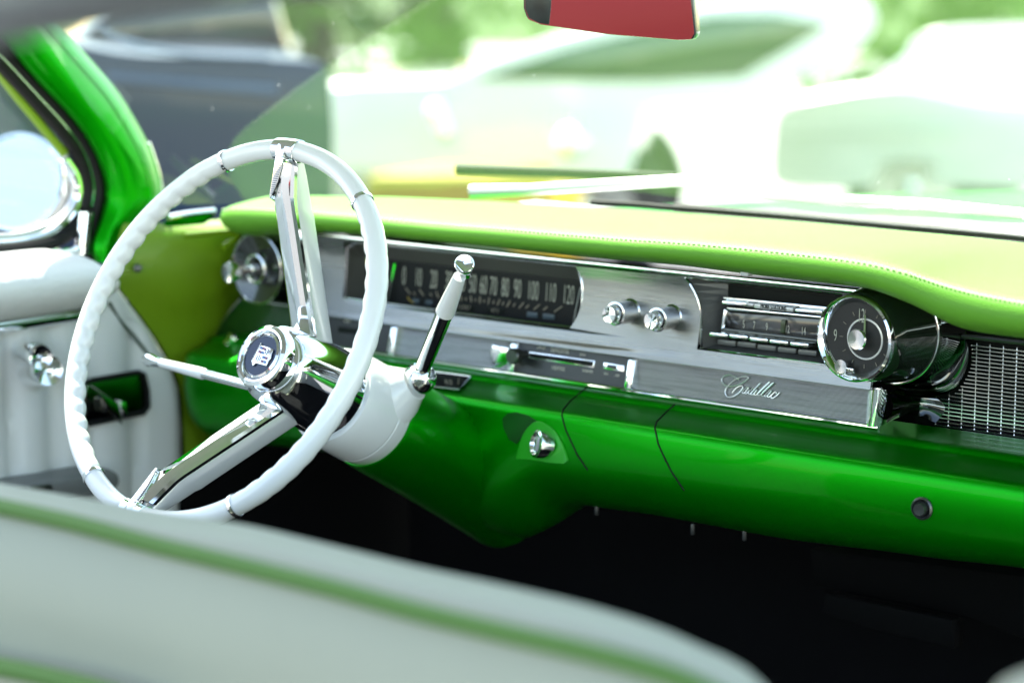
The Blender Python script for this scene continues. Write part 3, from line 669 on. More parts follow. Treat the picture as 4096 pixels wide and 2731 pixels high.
# chrome hub barrel
hub = G().add(*revolve([(.034, -.004), (.0385, -.008), (.0412, -.014), (.0430, -.025), (.0455, -.050), (.0478, -.080), (.0495, -.105), (.0480, -.112)], HC, WN, 48)).build('hub', CHROME, wheel)
G().add(*tube([HC+W1*.0365-WN*.012, HC+W1*.051*.98-WN*.10], .0016, 6)).build('hub_rib', CHROME, hub)
cap = G().add(*revolve([(.0335, -.022), (.0345, -.008), (.0345, .004), (.0330, .008), (.0290, .0100), (.0270, .0095), (.0255, .0060), (.0245, .0055)], HC, WN, 64)).build('horn_cap', CHROME, wheel)
NAVY = mat('navy_enamel', (.004, .014, .045), .12, 0, .3, .3)
G().add(*revolve([(.0270, .0062), (.0255, .0066)], HC, WN, 64)).build('dark_ring', BLACKG, cap)
G().add(*revolve([(.0246, .0060), (.0246, .0085), (.0225, .0100), (.0218, .0086), (.0218, .0080)], HC, WN, 64)).build('inner_bezel', CHROME, cap)
G().add(*revolve([(.0218, .0075), (.0216, .0082)], HC, WN, 64)).build('medallion', NAVY, cap)
EP = HC+WN*.0086
def em(x, y, off=0.): return up(11, x, y, EP+WN*off, WN)
SILV = mat('crest_silver', (.85, .86, .84), .15, .9)
shield = [(395, 410), (560, 465), (612, 490), (575, 600), (570, 650), (530, 690), (490, 785), (410, 765), (300, 735), (245, 785), (225, 700), (265, 640), (330, 520)]
crest = G().add(*prism([em(x, y) for x, y in shield], WN*.0018)).build('crest', SILV, cap, bevel=.0004)
def cell(name, x0, y0, m): 
    u_ = (46, 15); v_ = (-22, 50)
    q = [(x0, y0), (x0+u_[0]*.85, y0+u_[1]*.85), (x0+u_[0]*.85+v_[0]*.85, y0+u_[1]*.85+v_[1]*.85), (x0+v_[0]*.85, y0+v_[1]*.85)]
    return [em(x, y, .0019) for x, y in q]
blue = mat('crest_blue', (.03, .10, .30), .2, 0, .6); red = mat('crest_red', (.16, .01, .06), .2, 0, .6)
gB, gR, gK = G(), G(), G()
for x0, y0, w_ in [(375, 425, 'b'), (425, 442, 'r'), (345, 495, 'r'), (395, 512, 'b'), (413, 595, 'b'), (462, 612, 'r'), (384, 665, 'r'), (434, 682, 'b')]:
    (gB if w_ == 'b' else gR).add(*prism(cell('c', x0, y0, None), WN*.0004))
for x0, y0, x1, y1 in [(470, 480, 445, 560), (515, 470, 470, 575), (530, 500, 505, 545), (310, 590, 280, 680), (355, 575, 310, 695), (370, 620, 345, 680)]:
    gK.add(*tube([em(x0, y0, .002), em(x1, y1, .002)], .00035, 4))
gB.build('blue_fields', blue, crest, smooth=False); gR.build('red_fields', red, crest, smooth=False); gK.build('dark_bars', NAVY, crest)
g = G()
for i in range(9):
    t = i/8; g.add(*revolve([(.0002, 0), (.0009, .0004), (.0009, .0012), (.0002, .0018)], em(385-155*t, 385+300*t), WN, 8))
g.build('coronet', SILV, crest)
# dome of clear plastic skipped over medallion edge; spokes
def spoke(a, sd_):
    """sd_: side (+1/-1 along s_) that carries the ridged thumb plate"""
    t_ = W1*math.cos(a)+W2*math.sin(a); s_ = WN.cross(t_)
    def P(r_, dn, l=0.): return WC+t_*r_+WN*dn+s_*(l*sd_)
    KR, KD, ER, ED = .150, -.0205, .030, -.118
    def path(d0, n_=9):
        pts = [(.192, -.001+d0), (.184, -.004+d0), (.170, -.0105+d0), (KR+.005, KD+.0026+d0), (KR, KD+d0-.0006), (KR-.005, KD-.0042+d0)]
        for i in range(1, n_+1):
            t = i/n_; pts.append((KR-.005+(ER-KR+.005)*t, KD-.0042+d0+(ED-KD+.0042)*t))
        return pts
    # white satin body, deep along the column
    body = [(-.92, 0), (-1, -.15), (-.98, -.75), (-.80, -.95), (-.45, -1), (.45, -1), (.80, -.95), (.98, -.75), (1, -.15), (.92, 0)]
    pp = path(-.004); rows = []
    for i, (r_, dn) in enumerate(pp):
        th = .032 if i > 3 else (.013, .018, .024, .029)[i]; wd = .0125+.003*i/len(pp)
        rows.append([P(r_, dn+h*th, l*wd) for l, h in body])
    vs, fs = grid(rows, False, True); fs += [list(range(10)), [10*(len(pp)-1)+j for j in range(10)]]
    sp_ = G().add(vs, fs).build('spoke', mat('satin_spoke', (.74, .75, .74), .25, .35, .3), wheel, sharp=40)
    # chrome cover on the driver's side
    face = [(-1.03, -.8), (-1.04, -.1), (-.86, .45), (-.5, .85), (-.1, 1.), (.05, .72), (.35, .72), (.75, .62), (1.02, .1), (1.03, -.8)]
    pp = path(.002)[1:]; rows = []
    for i, (r_, dn) in enumerate(pp):
        wd = .0132+.003*i/len(pp)
        rows.append([P(r_, dn+h*.0065, l*wd) for l, h in face])
    vs, fs = grid(rows, False, True); fs += [list(range(10)), [10*(len(pp)-1)+j for j in range(10)]]
    G().add(vs, fs).build('chrome_cover', CHROME, sp_, sharp=18)
    # ridged thumb plate: pointed blade on one side of the flat outer length
    q = [(.1885, -.0052), (.1885, .0062), (.172, .0092), (.156, .0124), (.1490, .0134), (.1500, .0108), (.156, .0066), (.166, .0012), (.178, -.0030)]
    pd = lambda r_: -.001-.0195*(.192-r_)/.042+.0115
    G().add(*prism([P(r_, pd(r_), l) for r_, l in q], -WN*.010)).build('thumb_plate', CHROME, sp_, bevel=.0006)
    g = G()
    for i in range(17):
        r_ = .1855-i*.0020
        lo = -.0040+max(0, .180-r_)*.44; hi = .0052+max(0, .186-r_)*.18
        if hi-lo < .001: continue
        g.add(*boxv(P(r_, pd(r_)+.0001, (lo+hi)/2), .0006, (hi-lo)*.92, .0012, (t_, s_, WN)))
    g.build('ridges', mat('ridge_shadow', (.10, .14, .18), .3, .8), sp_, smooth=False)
    cl = G().add(*tube([wp(RM, a-.080), wp(RM, a-.076), wp(RM, a-.04), wp(RM, a), wp(RM, a+.04), wp(RM, a+.076), wp(RM, a+.080)], [.0108, .0120, .0121, .0121, .0121, .0120, .0108], 24)).build('rim_clamp', CHROME, wheel)
    G().add(*prism([P(RM+.001, .0128, -.0055), P(RM+.001, .0128, .0055), P(RM-.0115, .0105, .0055), P(RM-.0115, .0105, -.0055)], -WN*.016)).build('clamp_tab', CHROME, cl, bevel=.001)
spoke(aT, 1); spoke(aB, -1)

# ------------------------------------------------------------------ column, gear lever, turn signal
colm = thing('steering_column', 'white steering column shroud between hub and green dash', 'steering column', HC-WN*.2)
CB = HC-WN*.108
G().add(*revolve([(.046, .004), (.0525, .002), (.0545, -.004), (.0560, -.024), (.0563, -.046), (.0562, -.048), (.0555, -.049), (.0562, -.050), (.0550, -.066), (.0520, -.071), (.046, -.075)], CB, WN, 56)).build('shroud', WHITEP, colm)
G().add(*revolve([(.040, -.066), (.0560, -.067), (.0575, -.073), (.0590, -.14), (.0620, -.24), (.066, -.32)], CB, WN, 56)).build('column_cover', GREEN, dash)
# side boss for the lever
gbase = up(5, 590, 1020, CB-WN*.052, WN)
bax = (gbase-(CB-WN*.052)); bl = bax.length; bax.normalize()
print('BOSS', bl)
G().add(*revolve([(.042, .02), (.036, .042), (.027, bl-.012), (.0195, bl-.001), (.0185, bl+.002)], CB-WN*.052, bax, 32)).build('lever_boss', WHITEP, colm)
gear = thing('gear_lever', 'chrome gear lever with white grip and chrome knob rising right of the wheel', 'gear lever', gbase)
sk = gbase+bax*.010+EZ*.002
G().add(*revolve([(.0005, -.0175), (.008, -.0158), (.0135, -.0112), (.0168, -.005), (.0175, 0), (.0165, .006), (.0135, .0112), (.0120, .0128), (.0108, .0112)], sk, (WN*.3+bax*.3+EZ*.75).normalized(), 36)).build('ball_socket', CHROME, gear)
gtop = uy(5, 937, 215, gbase.y-.055); gmid = gbase.lerp(gtop, .60)
g0_ = sk+EZ*.004
G().add(*tube([g0_, g0_.lerp(gtop, .30), g0_.lerp(gtop, .585)], [.0085, .0088, .0092], 24)).build('rod', CHROME, gear)
G().add(*tube([g0_.lerp(gtop, .575), g0_.lerp(gtop, .58), g0_.lerp(gtop, .72), g0_.lerp(gtop, .895)], [.0092, .0102, .0088, .0066], 24)).build('grip', WHITEP, gear)
gd = (gtop-gbase).normalized()
G().add(*revolve([(.0062, -.024), (.0064, -.017), (.0088, -.006), (.0100, -.002), (.0100, .0018), (.0090, .0028), (.0010, -.0010)], gtop, (gd*.62+V((.22, -.62, .1))).normalized(), 40)).build('knob', CHROME, gear)
sig = thing('turn_signal_lever', 'thin chrome and white turn signal lever left of the wheel hub', 'turn signal lever', HC)
q0 = up(4, 1700, 1035, HC-WN*.035, WN); q3 = uy(4, 985, 850, -.30)
G().add(*tube([q0, q0.lerp(q3, .46)], [.0052, .0052], 16)).build('rod', CHROME, sig)
G().add(*tube([q0.lerp(q3, .44), q0.lerp(q3, .45), q0.lerp(q3, .85), q0.lerp(q3, .86)], [.0052, .0064, .0050, .0045], 16)).build('grip', WHITEP, sig)
G().add(*tube([q0.lerp(q3, .85), q0.lerp(q3, .88), q0.lerp(q3, .97), q3], [.0048, .0055, .0078, .0060], 16)).build('tip', CHROME, sig)

# ------------------------------------------------------------------ kick panel, pillar, vent window, door
DX = -.76
kick = thing('kick_panel', 'lime green side panel between white door edge and dashboard end', 'side panel', (DX, 0, .8))
kl = [ux(4, x, y, DX-.01) for x, y in [(830, -60), (790, 60), (760, 250), (800, 370), (900, 500), (1010, 650), (1100, 790), (1180, 950), (1215, 1070), (1230, 1300), (1240, 1500)]]
kr = [uy(4, x, y, .03) for x, y in [(1500, -90), (1650, -60), (1690, 20), (1700, 150), (1680, 300), (1600, 450), (1560, 600), (1520, 750), (1480, 850), (1480, 1100), (1480, 1500)]]
rows = [[a.lerp(b, t/8)+V((.012*math.sin(math.pi*t/8), -.008*math.sin(math.pi*t/8), 0)) for t in range(9)] for a, b in zip(cat(kl, 4), cat(kr, 4))]
G().add(*grid(rows)).build('panel', LIMEP, kick, sharp=80)
G().add(*revolve([(.0055, 0), (.005, .003), (.002, .004)], ux(4, 925, 240, DX+.012), V((1, -.6, .1)), 16)).build('screw', DARKM, kick)
G().add(*tube(cat([ux(4, 1240, 20, DX+.04), ux(4, 1600, 0, DX+.06), ux(4, 1500, 100, DX+.06)]), .004, 8)).build('panel_edge', LIMEP, kick)

pil = thing('windshield_pillar', 'glossy green windshield pillar left of the windshield glass', 'windshield pillar', (-.82, -.2, .95))
pl_l = [(1, -640, -560), (1, -400, -265), (1, -200, -20), (1, 0, 235), (1, 200, 490), (1, 430, 735), (1, 580, 925), (1, 680, 1130), (1, 712, 1300), (1, 690, 1420), (1, 640, 1562), (4, 615, 100), (4, 640, 200)]
pl_r = [(1, -230, -560), (1, 10, -280), (1, 230, -20), (1, 420, 200), (1, 600, 405), (1, 790, 630), (1, 930, 860), (1, 1025, 1050), (1, 1078, 1230), (1, 1085, 1320), (1, 1000, 1420), (4, 880, 80), (4, 800, 210)]
A = cat([ux(k, x, y, -.80) for k, x, y in pl_l], 5); B = cat([ux(k, x, y, -.80) for k, x, y in pl_r], 5)
rows = []
prof = [(-.03, -.035), (0, 0), (.08, .010), (.25, .018), (.45, .022), (.62, .021), (.76, .015), (.80, .0165), (.86, .0135), (.94, .002), (1.0, -.012), (1.03, -.05)]
for a, b in zip(A, B):
    rows.append([a.lerp(b, t)+(CC-a.lerp(b, t)).normalized()*h for t, h in prof])
G().add(*grid(rows)).build('pillar', GREEN, pil, sharp=40)
# windshield inside lip and corner trim
G().add(*tube(cat([ux(1, x, y, -.79) for x, y in [(1000, 960), (1045, 1090), (1075, 1200), (1088, 1310)]]), .0022, 8)).build('edge_trim', CHROMEW, pil)
G().add(*prism([ux(1, x, y, -.74) for x, y in [(1110, 1470), (1180, 1440), (1400, 1420), (1420, 1440), (1330, 1500), (1080, 1520)]], (0, .01, -.004))).build('corner_garnish', GREEN, pil, bevel=.003)
G().add(*tube(cat([ux(1, x, y, -.735) for x, y in [(1130, 1462), (1250, 1440), (1440, 1418)]]), .004, 8)).build('corner_trim', CHROME, pil)

vent = thing('vent_window', 'chrome framed vent window with black rubber seal at the left edge', 'vent window', (-.84, -.35, .98))
def vline(name, pts, r, m, X, flat=1.): return G().add(*tube(cat([ux(13, x, y, X) for x, y in pts], 6), r, 10, flat=flat)).build(name, m, vent)
base = [(-560, -600), (-340, -330), (-120, -60), (0, 65), (130, 205), (320, 410), (470, 575), (590, 735), (660, 890), (690, 1050), (672, 1180), (640, 1300), (625, 1420), (620, 1568)]
def off(pts, d):
    out = []
    for i, p in enumerate(pts):
        a = pts[max(0, i-1)]; b = pts[min(len(pts)-1, i+1)]; tx_, ty_ = b[0]-a[0], b[1]-a[1]; L = math.hypot(tx_, ty_)
        out.append((p[0]-ty_/L*d, p[1]+tx_/L*d))
    return out
vline('rubber_seal', base, .0085, RUBBER, -.812)
b2 = off(base[:12], 42)
vline('chrome_bead', b2, .0028, CHROME, -.812)
b3 = off(base[:11], 78)+[(600, 1190), (520, 1330), (380, 1420), (180, 1470), (0, 1490), (-150, 1500)]
vline('rubber_seal', b3, .0090, RUBBER, -.818)
b4 = [(450, 845), (520, 950), (545, 1060), (530, 1170), (450, 1280), (330, 1370), (170, 1420), (0, 1440), (-150, 1445)]
vline('chrome_frame', b4, .0062, CHROME, -.822)
b5 = [(440, 800), (510, 960), (525, 1060), (505, 1160), (420, 1270), (290, 1340), (120, 1390), (0, 1400), (-150, 1405)]
vline('chrome_frame', b5, .0058, SATIN, -.828)
vline('lime_strip', [(-60, 190), (20, 285), (130, 425), (260, 580), (370, 715), (450, 810)], .0058, LIMEP, -.825, .7)  # thin lime strip along the inner frame
vline('chrome_bead', [(545, 1480), (300, 1530), (120, 1555), (-100, 1575)], .005, CHROME, -.80)
vline('chrome_frame', [(600, 1220), (590, 1330), (580, 1420), (575, 1510)], .009, CHROME, -.806)
G().add(*prism([ux(13, x, y, -.835) for x, y in [(-150, 100), (0, 300), (370, 720), (490, 900), (520, 1060), (420, 1270), (120, 1390), (-150, 1405)]], (-.004, 0, 0))).build('glass', GLASS2, vent, smooth=False)

mir = thing('side_mirror', 'round chrome door mirror reflecting pale sky outside the vent window', 'side mirror', (-1.05, -.25, .95))
mc = ux(13, 118, 1005, -1.02)
mn = V((.50, -.80, .33)).normalized()
sc_ = (mc-CC).dot(CF)/FP
Rm = 342*.5738*sc_
view = (CC-mc).normalized()
G().add(*revolve([(Rm*.2, -.09), (Rm*.6, -.075), (Rm*.95, -.035), (Rm*1.04, -.004), (Rm*1.03, .003), (Rm*.97, .0035), (Rm*.95, .001)], mc, mn, 48, sx=.98)).build('housing', CHROME, mir)
G().add(*revolve([(Rm*.96, .0005), (Rm*.5, .0007), (.0005, .0008)], mc, mn, 48, sx=.98)).build('mirror_glass', mat('mirror', (.93, .95, .96), .01, 1.), mir)
G().add(*tube([mc-EZ*Rm*.9-mn*.03, mc-EZ*(Rm+.05)+V((.12, 0, 0))], .010, 10)).build('stalk', CHROME, mir)

door = thing('driver_door', 'white vinyl driver door with chrome strip, window crank and black handle plate', 'car door', (DX, -.4, .7))
def dpl(name, k, pts, X, th, m, bev=.004, n=0, par=None):
    p = [ux(k, x, y, X) for x, y in pts]
    if n: p = cat(p, n, True)
    return G().add(*prism(p, (-th, 0, 0))).build(name, m, par or door, bevel=bev, seg=3)
# lower trim with pleats: grid in y/z, gentle rolls
ya, yb = -1.35, None
edge = cat([ux(4, x, y, DX) for x, y in [(560, 165), (690, 300), (790, 380), (900, 530), (1010, 670), (1110, 830), (1175, 960), (1212, 1080), (1222, 1250), (1222, 1500), (1215, 1800)]], 6)
def edgey(z):
    b = min(edge, key=lambda p: abs(p.z-z)); return b.y
ztop = ux(4, 560, 560, DX).z
pl_y = [ux(4, x, 1000, DX).y for x in (-300, -130, 70, 350, 610, 900)]
rows = []
NZ = 46; NY = 120
for i in range(NZ+1):
    z = .30+(.955-.30)*i/NZ; ye = edgey(z); row = []
    for j in range(NY+1):
        y = -1.3+(ye+1.3)*j/NY
        x = DX
        if z < ztop:
            dmin = min(abs(y-q) for q in pl_y); x -= .010*math.exp(-(dmin/.007)**2); x += .006*min(1, dmin/.05)
        de = ye-y
        if de < .012: x -= .010*(1-de/.012)**2
        row.append(V((x, y, z)))
    rows.append(row)
G().add(*grid(rows)).build('trim_panel', WHITEV, door, sharp=80)
dpl('door_edge', 4, [(690, 215), (800, 380), (1010, 660), (1130, 860), (1205, 1050), (1225, 1300), (1225, 1800), (1150, 1800), (1150, 1300), (1100, 1050), (960, 760), (740, 450), (640, 330)], DX-.012, .03, WHITEV, .004)
G().add(*tube(cat([ux(4, x, y, DX+.002) for x, y in [(735, 470), (800, 580), (900, 700), (980, 800), (1050, 900), (1090, 990), (1130, 1100), (1155, 1250), (1165, 1480), (1165, 1700)]]), .0020, 6)).build('green_welt', mat('dark_green_welt', (.01, .04, .012), .5), door)
# upper pad
zb0 = [(0, 605), (300, 565), (560, 520), (610, 490)]
up_t = cat([ux(4, x, y, DX+.02) for x, y in [(-900, 330), (0, 215), (300, 180), (520, 160), (590, 175), (650, 240)]], 6)
up_b = cat([ux(4, x, y, DX+.01) for x, y in [(-900, 700), (0, 600), (300, 560), (520, 515), (610, 480), (680, 430)]], 6)
rows = []
for t, h in [(-.18, -.12), (-.10, -.06), (-.03, -.015), (0, .0), (.05, .013), (.12, .024), (.22, .033), (.38, .039), (.62, .036), (.85, .022), (.96, .008), (1., 0), (1.03, -.02)]:
    rows.append([a.lerp(b, t)+V((h, 0, .0)) if t >= 0 else a+V((h, 0, -t*.03)) for a, b in zip(up_t, up_b)])
upad = G().add(*grid(rows)).build('upper_pad', mat('white_vinyl_pebbled', (.76, .77, .74), .40, 0, 0, .5, ('voronoi', 90, .8), var=.04), door, sharp=80)
# chrome strip
G().add(*tube(cat([ux(4, x, y, DX+.006) for x, y in [(-400, 705), (0, 642), (200, 612), (400, 580), (560, 557), (610, 545)]], 5), .0095, 12, flat=.6)).build('chrome_strip', CHROME, door)
# window cranks
def crank(bx, by, fx, fy, rr, nm):
    b0 = ux(4, bx, by, DX); b1 = ux(4, fx, fy, DX+.045); ax_ = (b1-b0).normalized(); L = (b1-b0).length
    kb = G().add(*revolve([(rr*1.15, 0), (rr*1.1, .004), (rr*.95, L*.5), (rr*.98, L-.003), (rr*.9, L), (rr*.82, L-.001), (rr*.02, L-.008)], b0, ax_, 32)).build(nm, CHROME, door)
crank(165, 800, 275, 838, .0155, 'window_crank'); crank(215, 920, 325, 925, .0195, 'window_crank')
# handle plate
hp_ = dpl('handle_plate', 4, [(578, 1010), (620, 992), (930, 940), (965, 955), (990, 1060), (995, 1170), (965, 1210), (600, 1285), (565, 1270), (560, 1150)], DX+.004, .008, mat('dark_chrome_plate', (.10, .11, .10), .10, 1.), .003)
G().add(*tube([ux(4, x, y, DX+.005) for x, y in [(578, 1010), (620, 992), (930, 940), (965, 955), (990, 1060), (995, 1170), (965, 1210), (600, 1285)]], .0035, 8)).build('plate_edge', RUBBER, hp_)
ha = [ux(4, x, y, DX+.045) for x, y in [(602, 1030), (690, 1080), (800, 1160), (825, 1300), (760, 1230), (680, 1110)]]
G().add(*prism(ha, (-.012, .01, 0))).build('door_handle', mat('handle_chrome', (.30, .32, .28), .07, 1.), hp_, bevel=.002)
G().add(*prism([ux(4, x, y, DX+.03) for x, y in [(810, 1125), (850, 1140), (865, 1245), (815, 1245)]], (-.025, 0, 0))).build('handle_pivot', CHROMEW, hp_, bevel=.002)
# armrest end, low on the door
ar = [ux(7, x, y, DX+.05) for x, y in [(-500, 350), (0, 255), (400, 190), (750, 130), (810, 160), (820, 230), (760, 290), (600, 320), (0, 430), (-500, 520)]]
arm = G().add(*prism(ar, (-.055, 0, 0))).build('armrest', mat('grey_armrest', (.16, .165, .16), .5, var=.1), door, bevel=.008, seg=3)
for q in [[(60, 270), (180, 250), (190, 300), (70, 320)], [(210, 245), (350, 225), (360, 280), (220, 300)]]:
    G().add(*prism([ux(7, x, y, DX+.052) for x, y in q], (-.006, 0, 0))).build('switch_plate', DARKM, arm, bevel=.002)

pdoor = thing('passenger_door', 'unseen white passenger door, added to block ground light on the near side', 'car door', (.82, -.6, .5))
G().add(*prism([(.80, -1.5, .22), (.80, .2, .22), (.80, .2, .80), (.80, -.55, .79), (.80, -1.5, .78)], (.09, 0, 0))).build('trim_panel', WHITEV, pdoor, bevel=.02, seg=3)  # unseen door, added to block ground bounce from the right

# ------------------------------------------------------------------ windshield, mirror, wipers, cowl
ws = thing('windshield', 'large curved windshield glass mirroring the lime dashboard top', 'windshield', (0, .2, 1.0))
def wb(x): return .225-.30*(abs(x)/.8)**3
rows = []
for i in range(13):
    t = i/12; row = []
    for j in range(49):
        x = -.80+1.6*j/48; row.append(V((x*(1-.07*t), wb(x)-.40*t-.02*math.sin(math.pi*t)*-1, .995+.43*t)))
    rows.append(row)
G().add(*grid(rows)).build('glass', GLASS, ws, sharp=180)


rv = thing('rearview_mirror', 'interior mirror with dark frame reflecting red at the top edge', 'rear-view mirror', (-.05, -.1, 1.28))
mp_ = [(0, 1203, -60), (0, 1203, 20), (0, 1212, 45), (0, 1240, 57), (0, 1400, 80), (0, 1560, 93), (0, 1590, 92), (0, 1598, 78), (0, 1590, 0), (0, 1580, -60)]
mo = [uy(k, x, y, -.10) for k, x, y in mp_]
mnrm = V((.40, -.915, -.020)).normalized()
mc_ = sum(mo, V())/len(mo)
mo = [up(k, x, y, mc_, mnrm) for k, x, y in mp_]
G().add(*prism([p+(p-mc_)*.012 for p in mo], -mnrm*.02)).build('housing', mat('mirror_frame', (.02, .03, .035), .2, .4, .6), rv, bevel=.003)
G().add(*prism([mc_+(p-mc_)*.985+mnrm*.0012 for p in mo], -mnrm*.001)).build('mirror_glass', MATS['mirror'], rv, bevel=0)
eb = [up(k, x, y, mc_, mnrm)+mnrm*.0022 for k, x, y in [(0, 1207, -60), (0, 1207, 20), (0, 1216, 42), (0, 1240, 54), (0, 1262, 57), (0, 1266, 20), (0, 1270, -60)]]
G().add(*prism(eb, -mnrm*.002)).build('dark_reflection', mat('reflection_grey', (.05, .06, .058), .25, .6), rv, bevel=.0006)  # dark reflection in the mirror, laid on as a grey strip
G().add(*tube([mc_-mnrm*.02, mc_-mnrm*.05+EZ*.12], .008, 10)).build('stem', CHROMEW, rv)

cowl = thing('cowl', 'sunlit green bonnet and cowl beyond the windshield base', 'car bonnet', (0, .6, .98))
rows = []
for i in range(15):
    y = .235+1.9*(i/14); row = []
    for j in range(33):
        x = -.9+1.8*j/32; row.append(V((x, y-.3*(abs(x)/.9)**3*max(0, 1-i/14), .982-.10*(abs(x)/.9)**4-.10*(i/14)**1.5-.012*math.exp(-((y-.3)/.05)**2)+.012*math.exp(-(x/.2)**2))))
    rows.append(row)
G().add(*grid(rows)).build('bonnet', GREEN, cowl, sharp=60)
G().add(*prism([(-.5, .245, .990), (.85, .10, .990), (.85, .17, .992), (-.5, .31, .992)], (0, 0, -.012))).build('cowl_vent', mat('glare_silver', (.88, .89, .88), .45, .6), cowl, bevel=.003)  # whitened matte silver: sun glare put into the metal colour
g = G()
random.seed(3)
for i in range(46):
    x = -.05+.95*i/46; y = .30-.17*(x+.05)/.9
    g.add(*boxv((x, y, .996+random.uniform(0, .004)), random.uniform(.006, .02), .02, .004))
g.build('vent_slats', MATS['glare_silver'], cowl, bevel=.001)
def uw(k, x, y, off):
    p = uy(k, x, y, .2)
    for _ in range(25):
        p = uy(k, x, y, wb(max(-.78, min(.78, p.x)))+off)
    return p
G().add(*tube(cat([uw(k, x, y, -.008) for k, x, y in [(2, 1790, 1362), (2, 2100, 1378), (3, 0, 1404), (3, 900, 1474), (3, 1700, 1548), (3, 2352, 1606), (3, 2900, 1660)]], 4), .0036, 8)).build('rubber_gasket', SEAM, ws)
WSILV = mat('glare_silver', (.88, .89, .88), .45, .6)  # same glare-whitened silver for the wiper arms
def wiper(label, pts, arm, o1, o2):
    p = [uw(k, x, y, o1) for k, x, y in pts]; a = [uw(k, x, y, o2) for k, x, y in arm]
    t = thing('wiper', label, 'wiper', tuple(p[0]), 'windshield wipers')
    G().add(*tube(p, .0066 if o1 > .1 else .0055, 8)).build('blade', SEAM, t); G().add(*tube(a, [.008]+[.0062]*(len(a)-1), 8)).build('wiper_arm', WSILV, t)
    return t
wiper('long wiper with black blade lying left across the windshield base', [(2, 880, 1140), (2, 1500, 1160), (2, 2352, 1195)], [(2, 980, 1290), (2, 1400, 1275), (2, 2000, 1235), (2, 2352, 1215), (3, 380, 1205)], .16, .05)
wiper('right wiper lying along the black windshield gasket', [(3, 0, 1400), (3, 900, 1470), (3, 1700, 1540), (3, 2352, 1605)], [(3, 480, 1285), (3, 1000, 1345), (3, 1700, 1380), (3, 2352, 1445)], .012, .04)

# ------------------------------------------------------------------ front seats
SEATV = mat('pearl_green_vinyl', (.275, .295, .230), .5, 0, 0, .2, ('voronoi', 260, .22), var=.05)
def seat(name, label, top, pipe, pipe2, y0, zb_):
    t = thing(name, label, 'car seat', (0, y0, .3), 'front seats')
    T = cat([uy(k, x, y, y0) for k, x, y in top], 6); P_ = cat([uy(k, x, y, y0-.035) for k, x, y in pipe], 6)
    n_ = len(T)
    def rs(c, n):
        L = [0]
        for a, b in zip(c, c[1:]): L.append(L[-1]+(b-a).length)
        out = []; j = 0
        for i in range(n):
            s_ = L[-1]*i/(n-1)
            while j < len(L)-2 and L[j+1] < s_: j += 1
            f_ = (s_-L[j])/max(1e-9, L[j+1]-L[j]); out.append(c[j].lerp(c[j+1], min(1, f_)))
        return out
    T = rs(T, 60); P_ = rs(P_, 60); rows = []
    sx_ = 1 if pipe2 else .2
    fr = [p+V((-.10*sx_, .11, -.035)) for p in T]; fr2 = [V((p.x-.12*sx_, y0+.14, zb_)) for p in T]
    mid = [p+V((-.045*sx_, .05, -.006)) for p in T]
    rows = [fr2, [p+V((0, .02, -.10)) for p in fr], fr, mid, T, [a.lerp(b, .5)+V((0, -.008, .006)) for a, b in zip(T, P_)], P_]
    for i in range(1, 9):
        q = i/8; rows.append([V((p.x+.0*q, p.y-.02*math.sin(q*1.6)-.03*q, p.z+(zb_-p.z)*q)) for p in P_])
    back = G().add(*grid(rows)).build('backrest', SEATV, t, sharp=70)
    if pipe2: G().add(*tube(P_, .0065, 8)).build('piping', PIPING, back)
    if pipe2:
        G().add(*tube(cat([uy(k, x, y, y0-.075) for k, x, y in pipe2], 5), .0075, 8)).build('piping', PIPING, back)
    G().add(*boxv((sum(p.x for p in T)/len(T), y0+.30, .33), max(p.x for p in T)-min(p.x for p in T)-.1, .40, .14)).build('cushion', SEATV, t, bevel=.03, seg=3)
    return t
seat('driver_seat', 'blurred white seat back with green piping filling the lower left', [(7, -900, 140), (7, -400, 240), (7, 0, 318), (7, 500, 412), (7, 1000, 505), (7, 1600, 600), (8, 0, 372), (8, 300, 448), (8, 600, 515), (8, 900, 588), (8, 1150, 668), (8, 1300, 735), (8, 1440, 800), (8, 1540, 890), (8, 1600, 1050)],
     [(7, -900, 200), (7, -400, 295), (7, 0, 378), (7, 500, 490), (7, 1000, 625), (7, 1500, 745), (8, 0, 458), (8, 300, 540), (8, 600, 612), (8, 900, 682), (8, 1150, 752), (8, 1290, 810), (8, 1400, 880), (8, 1460, 960), (8, 1500, 1080)],
     [(7, -900, 1290), (7, 0, 1455), (7, 400, 1540), (7, 700, 1620), (7, 1200, 1800)], -.93, .30)
seat('passenger_seat', 'corner of the white passenger seat at the lower right edge', [(8, 2262, 1000), (8, 2268, 870), (8, 2295, 805), (8, 2345, 768), (8, 2420, 742), (8, 2600, 715)],
     [(8, 2230, 1020), (8, 2250, 900), (8, 2290, 830), (8, 2350, 800), (8, 2430, 775), (8, 2600, 750)], None, -.93, .30)

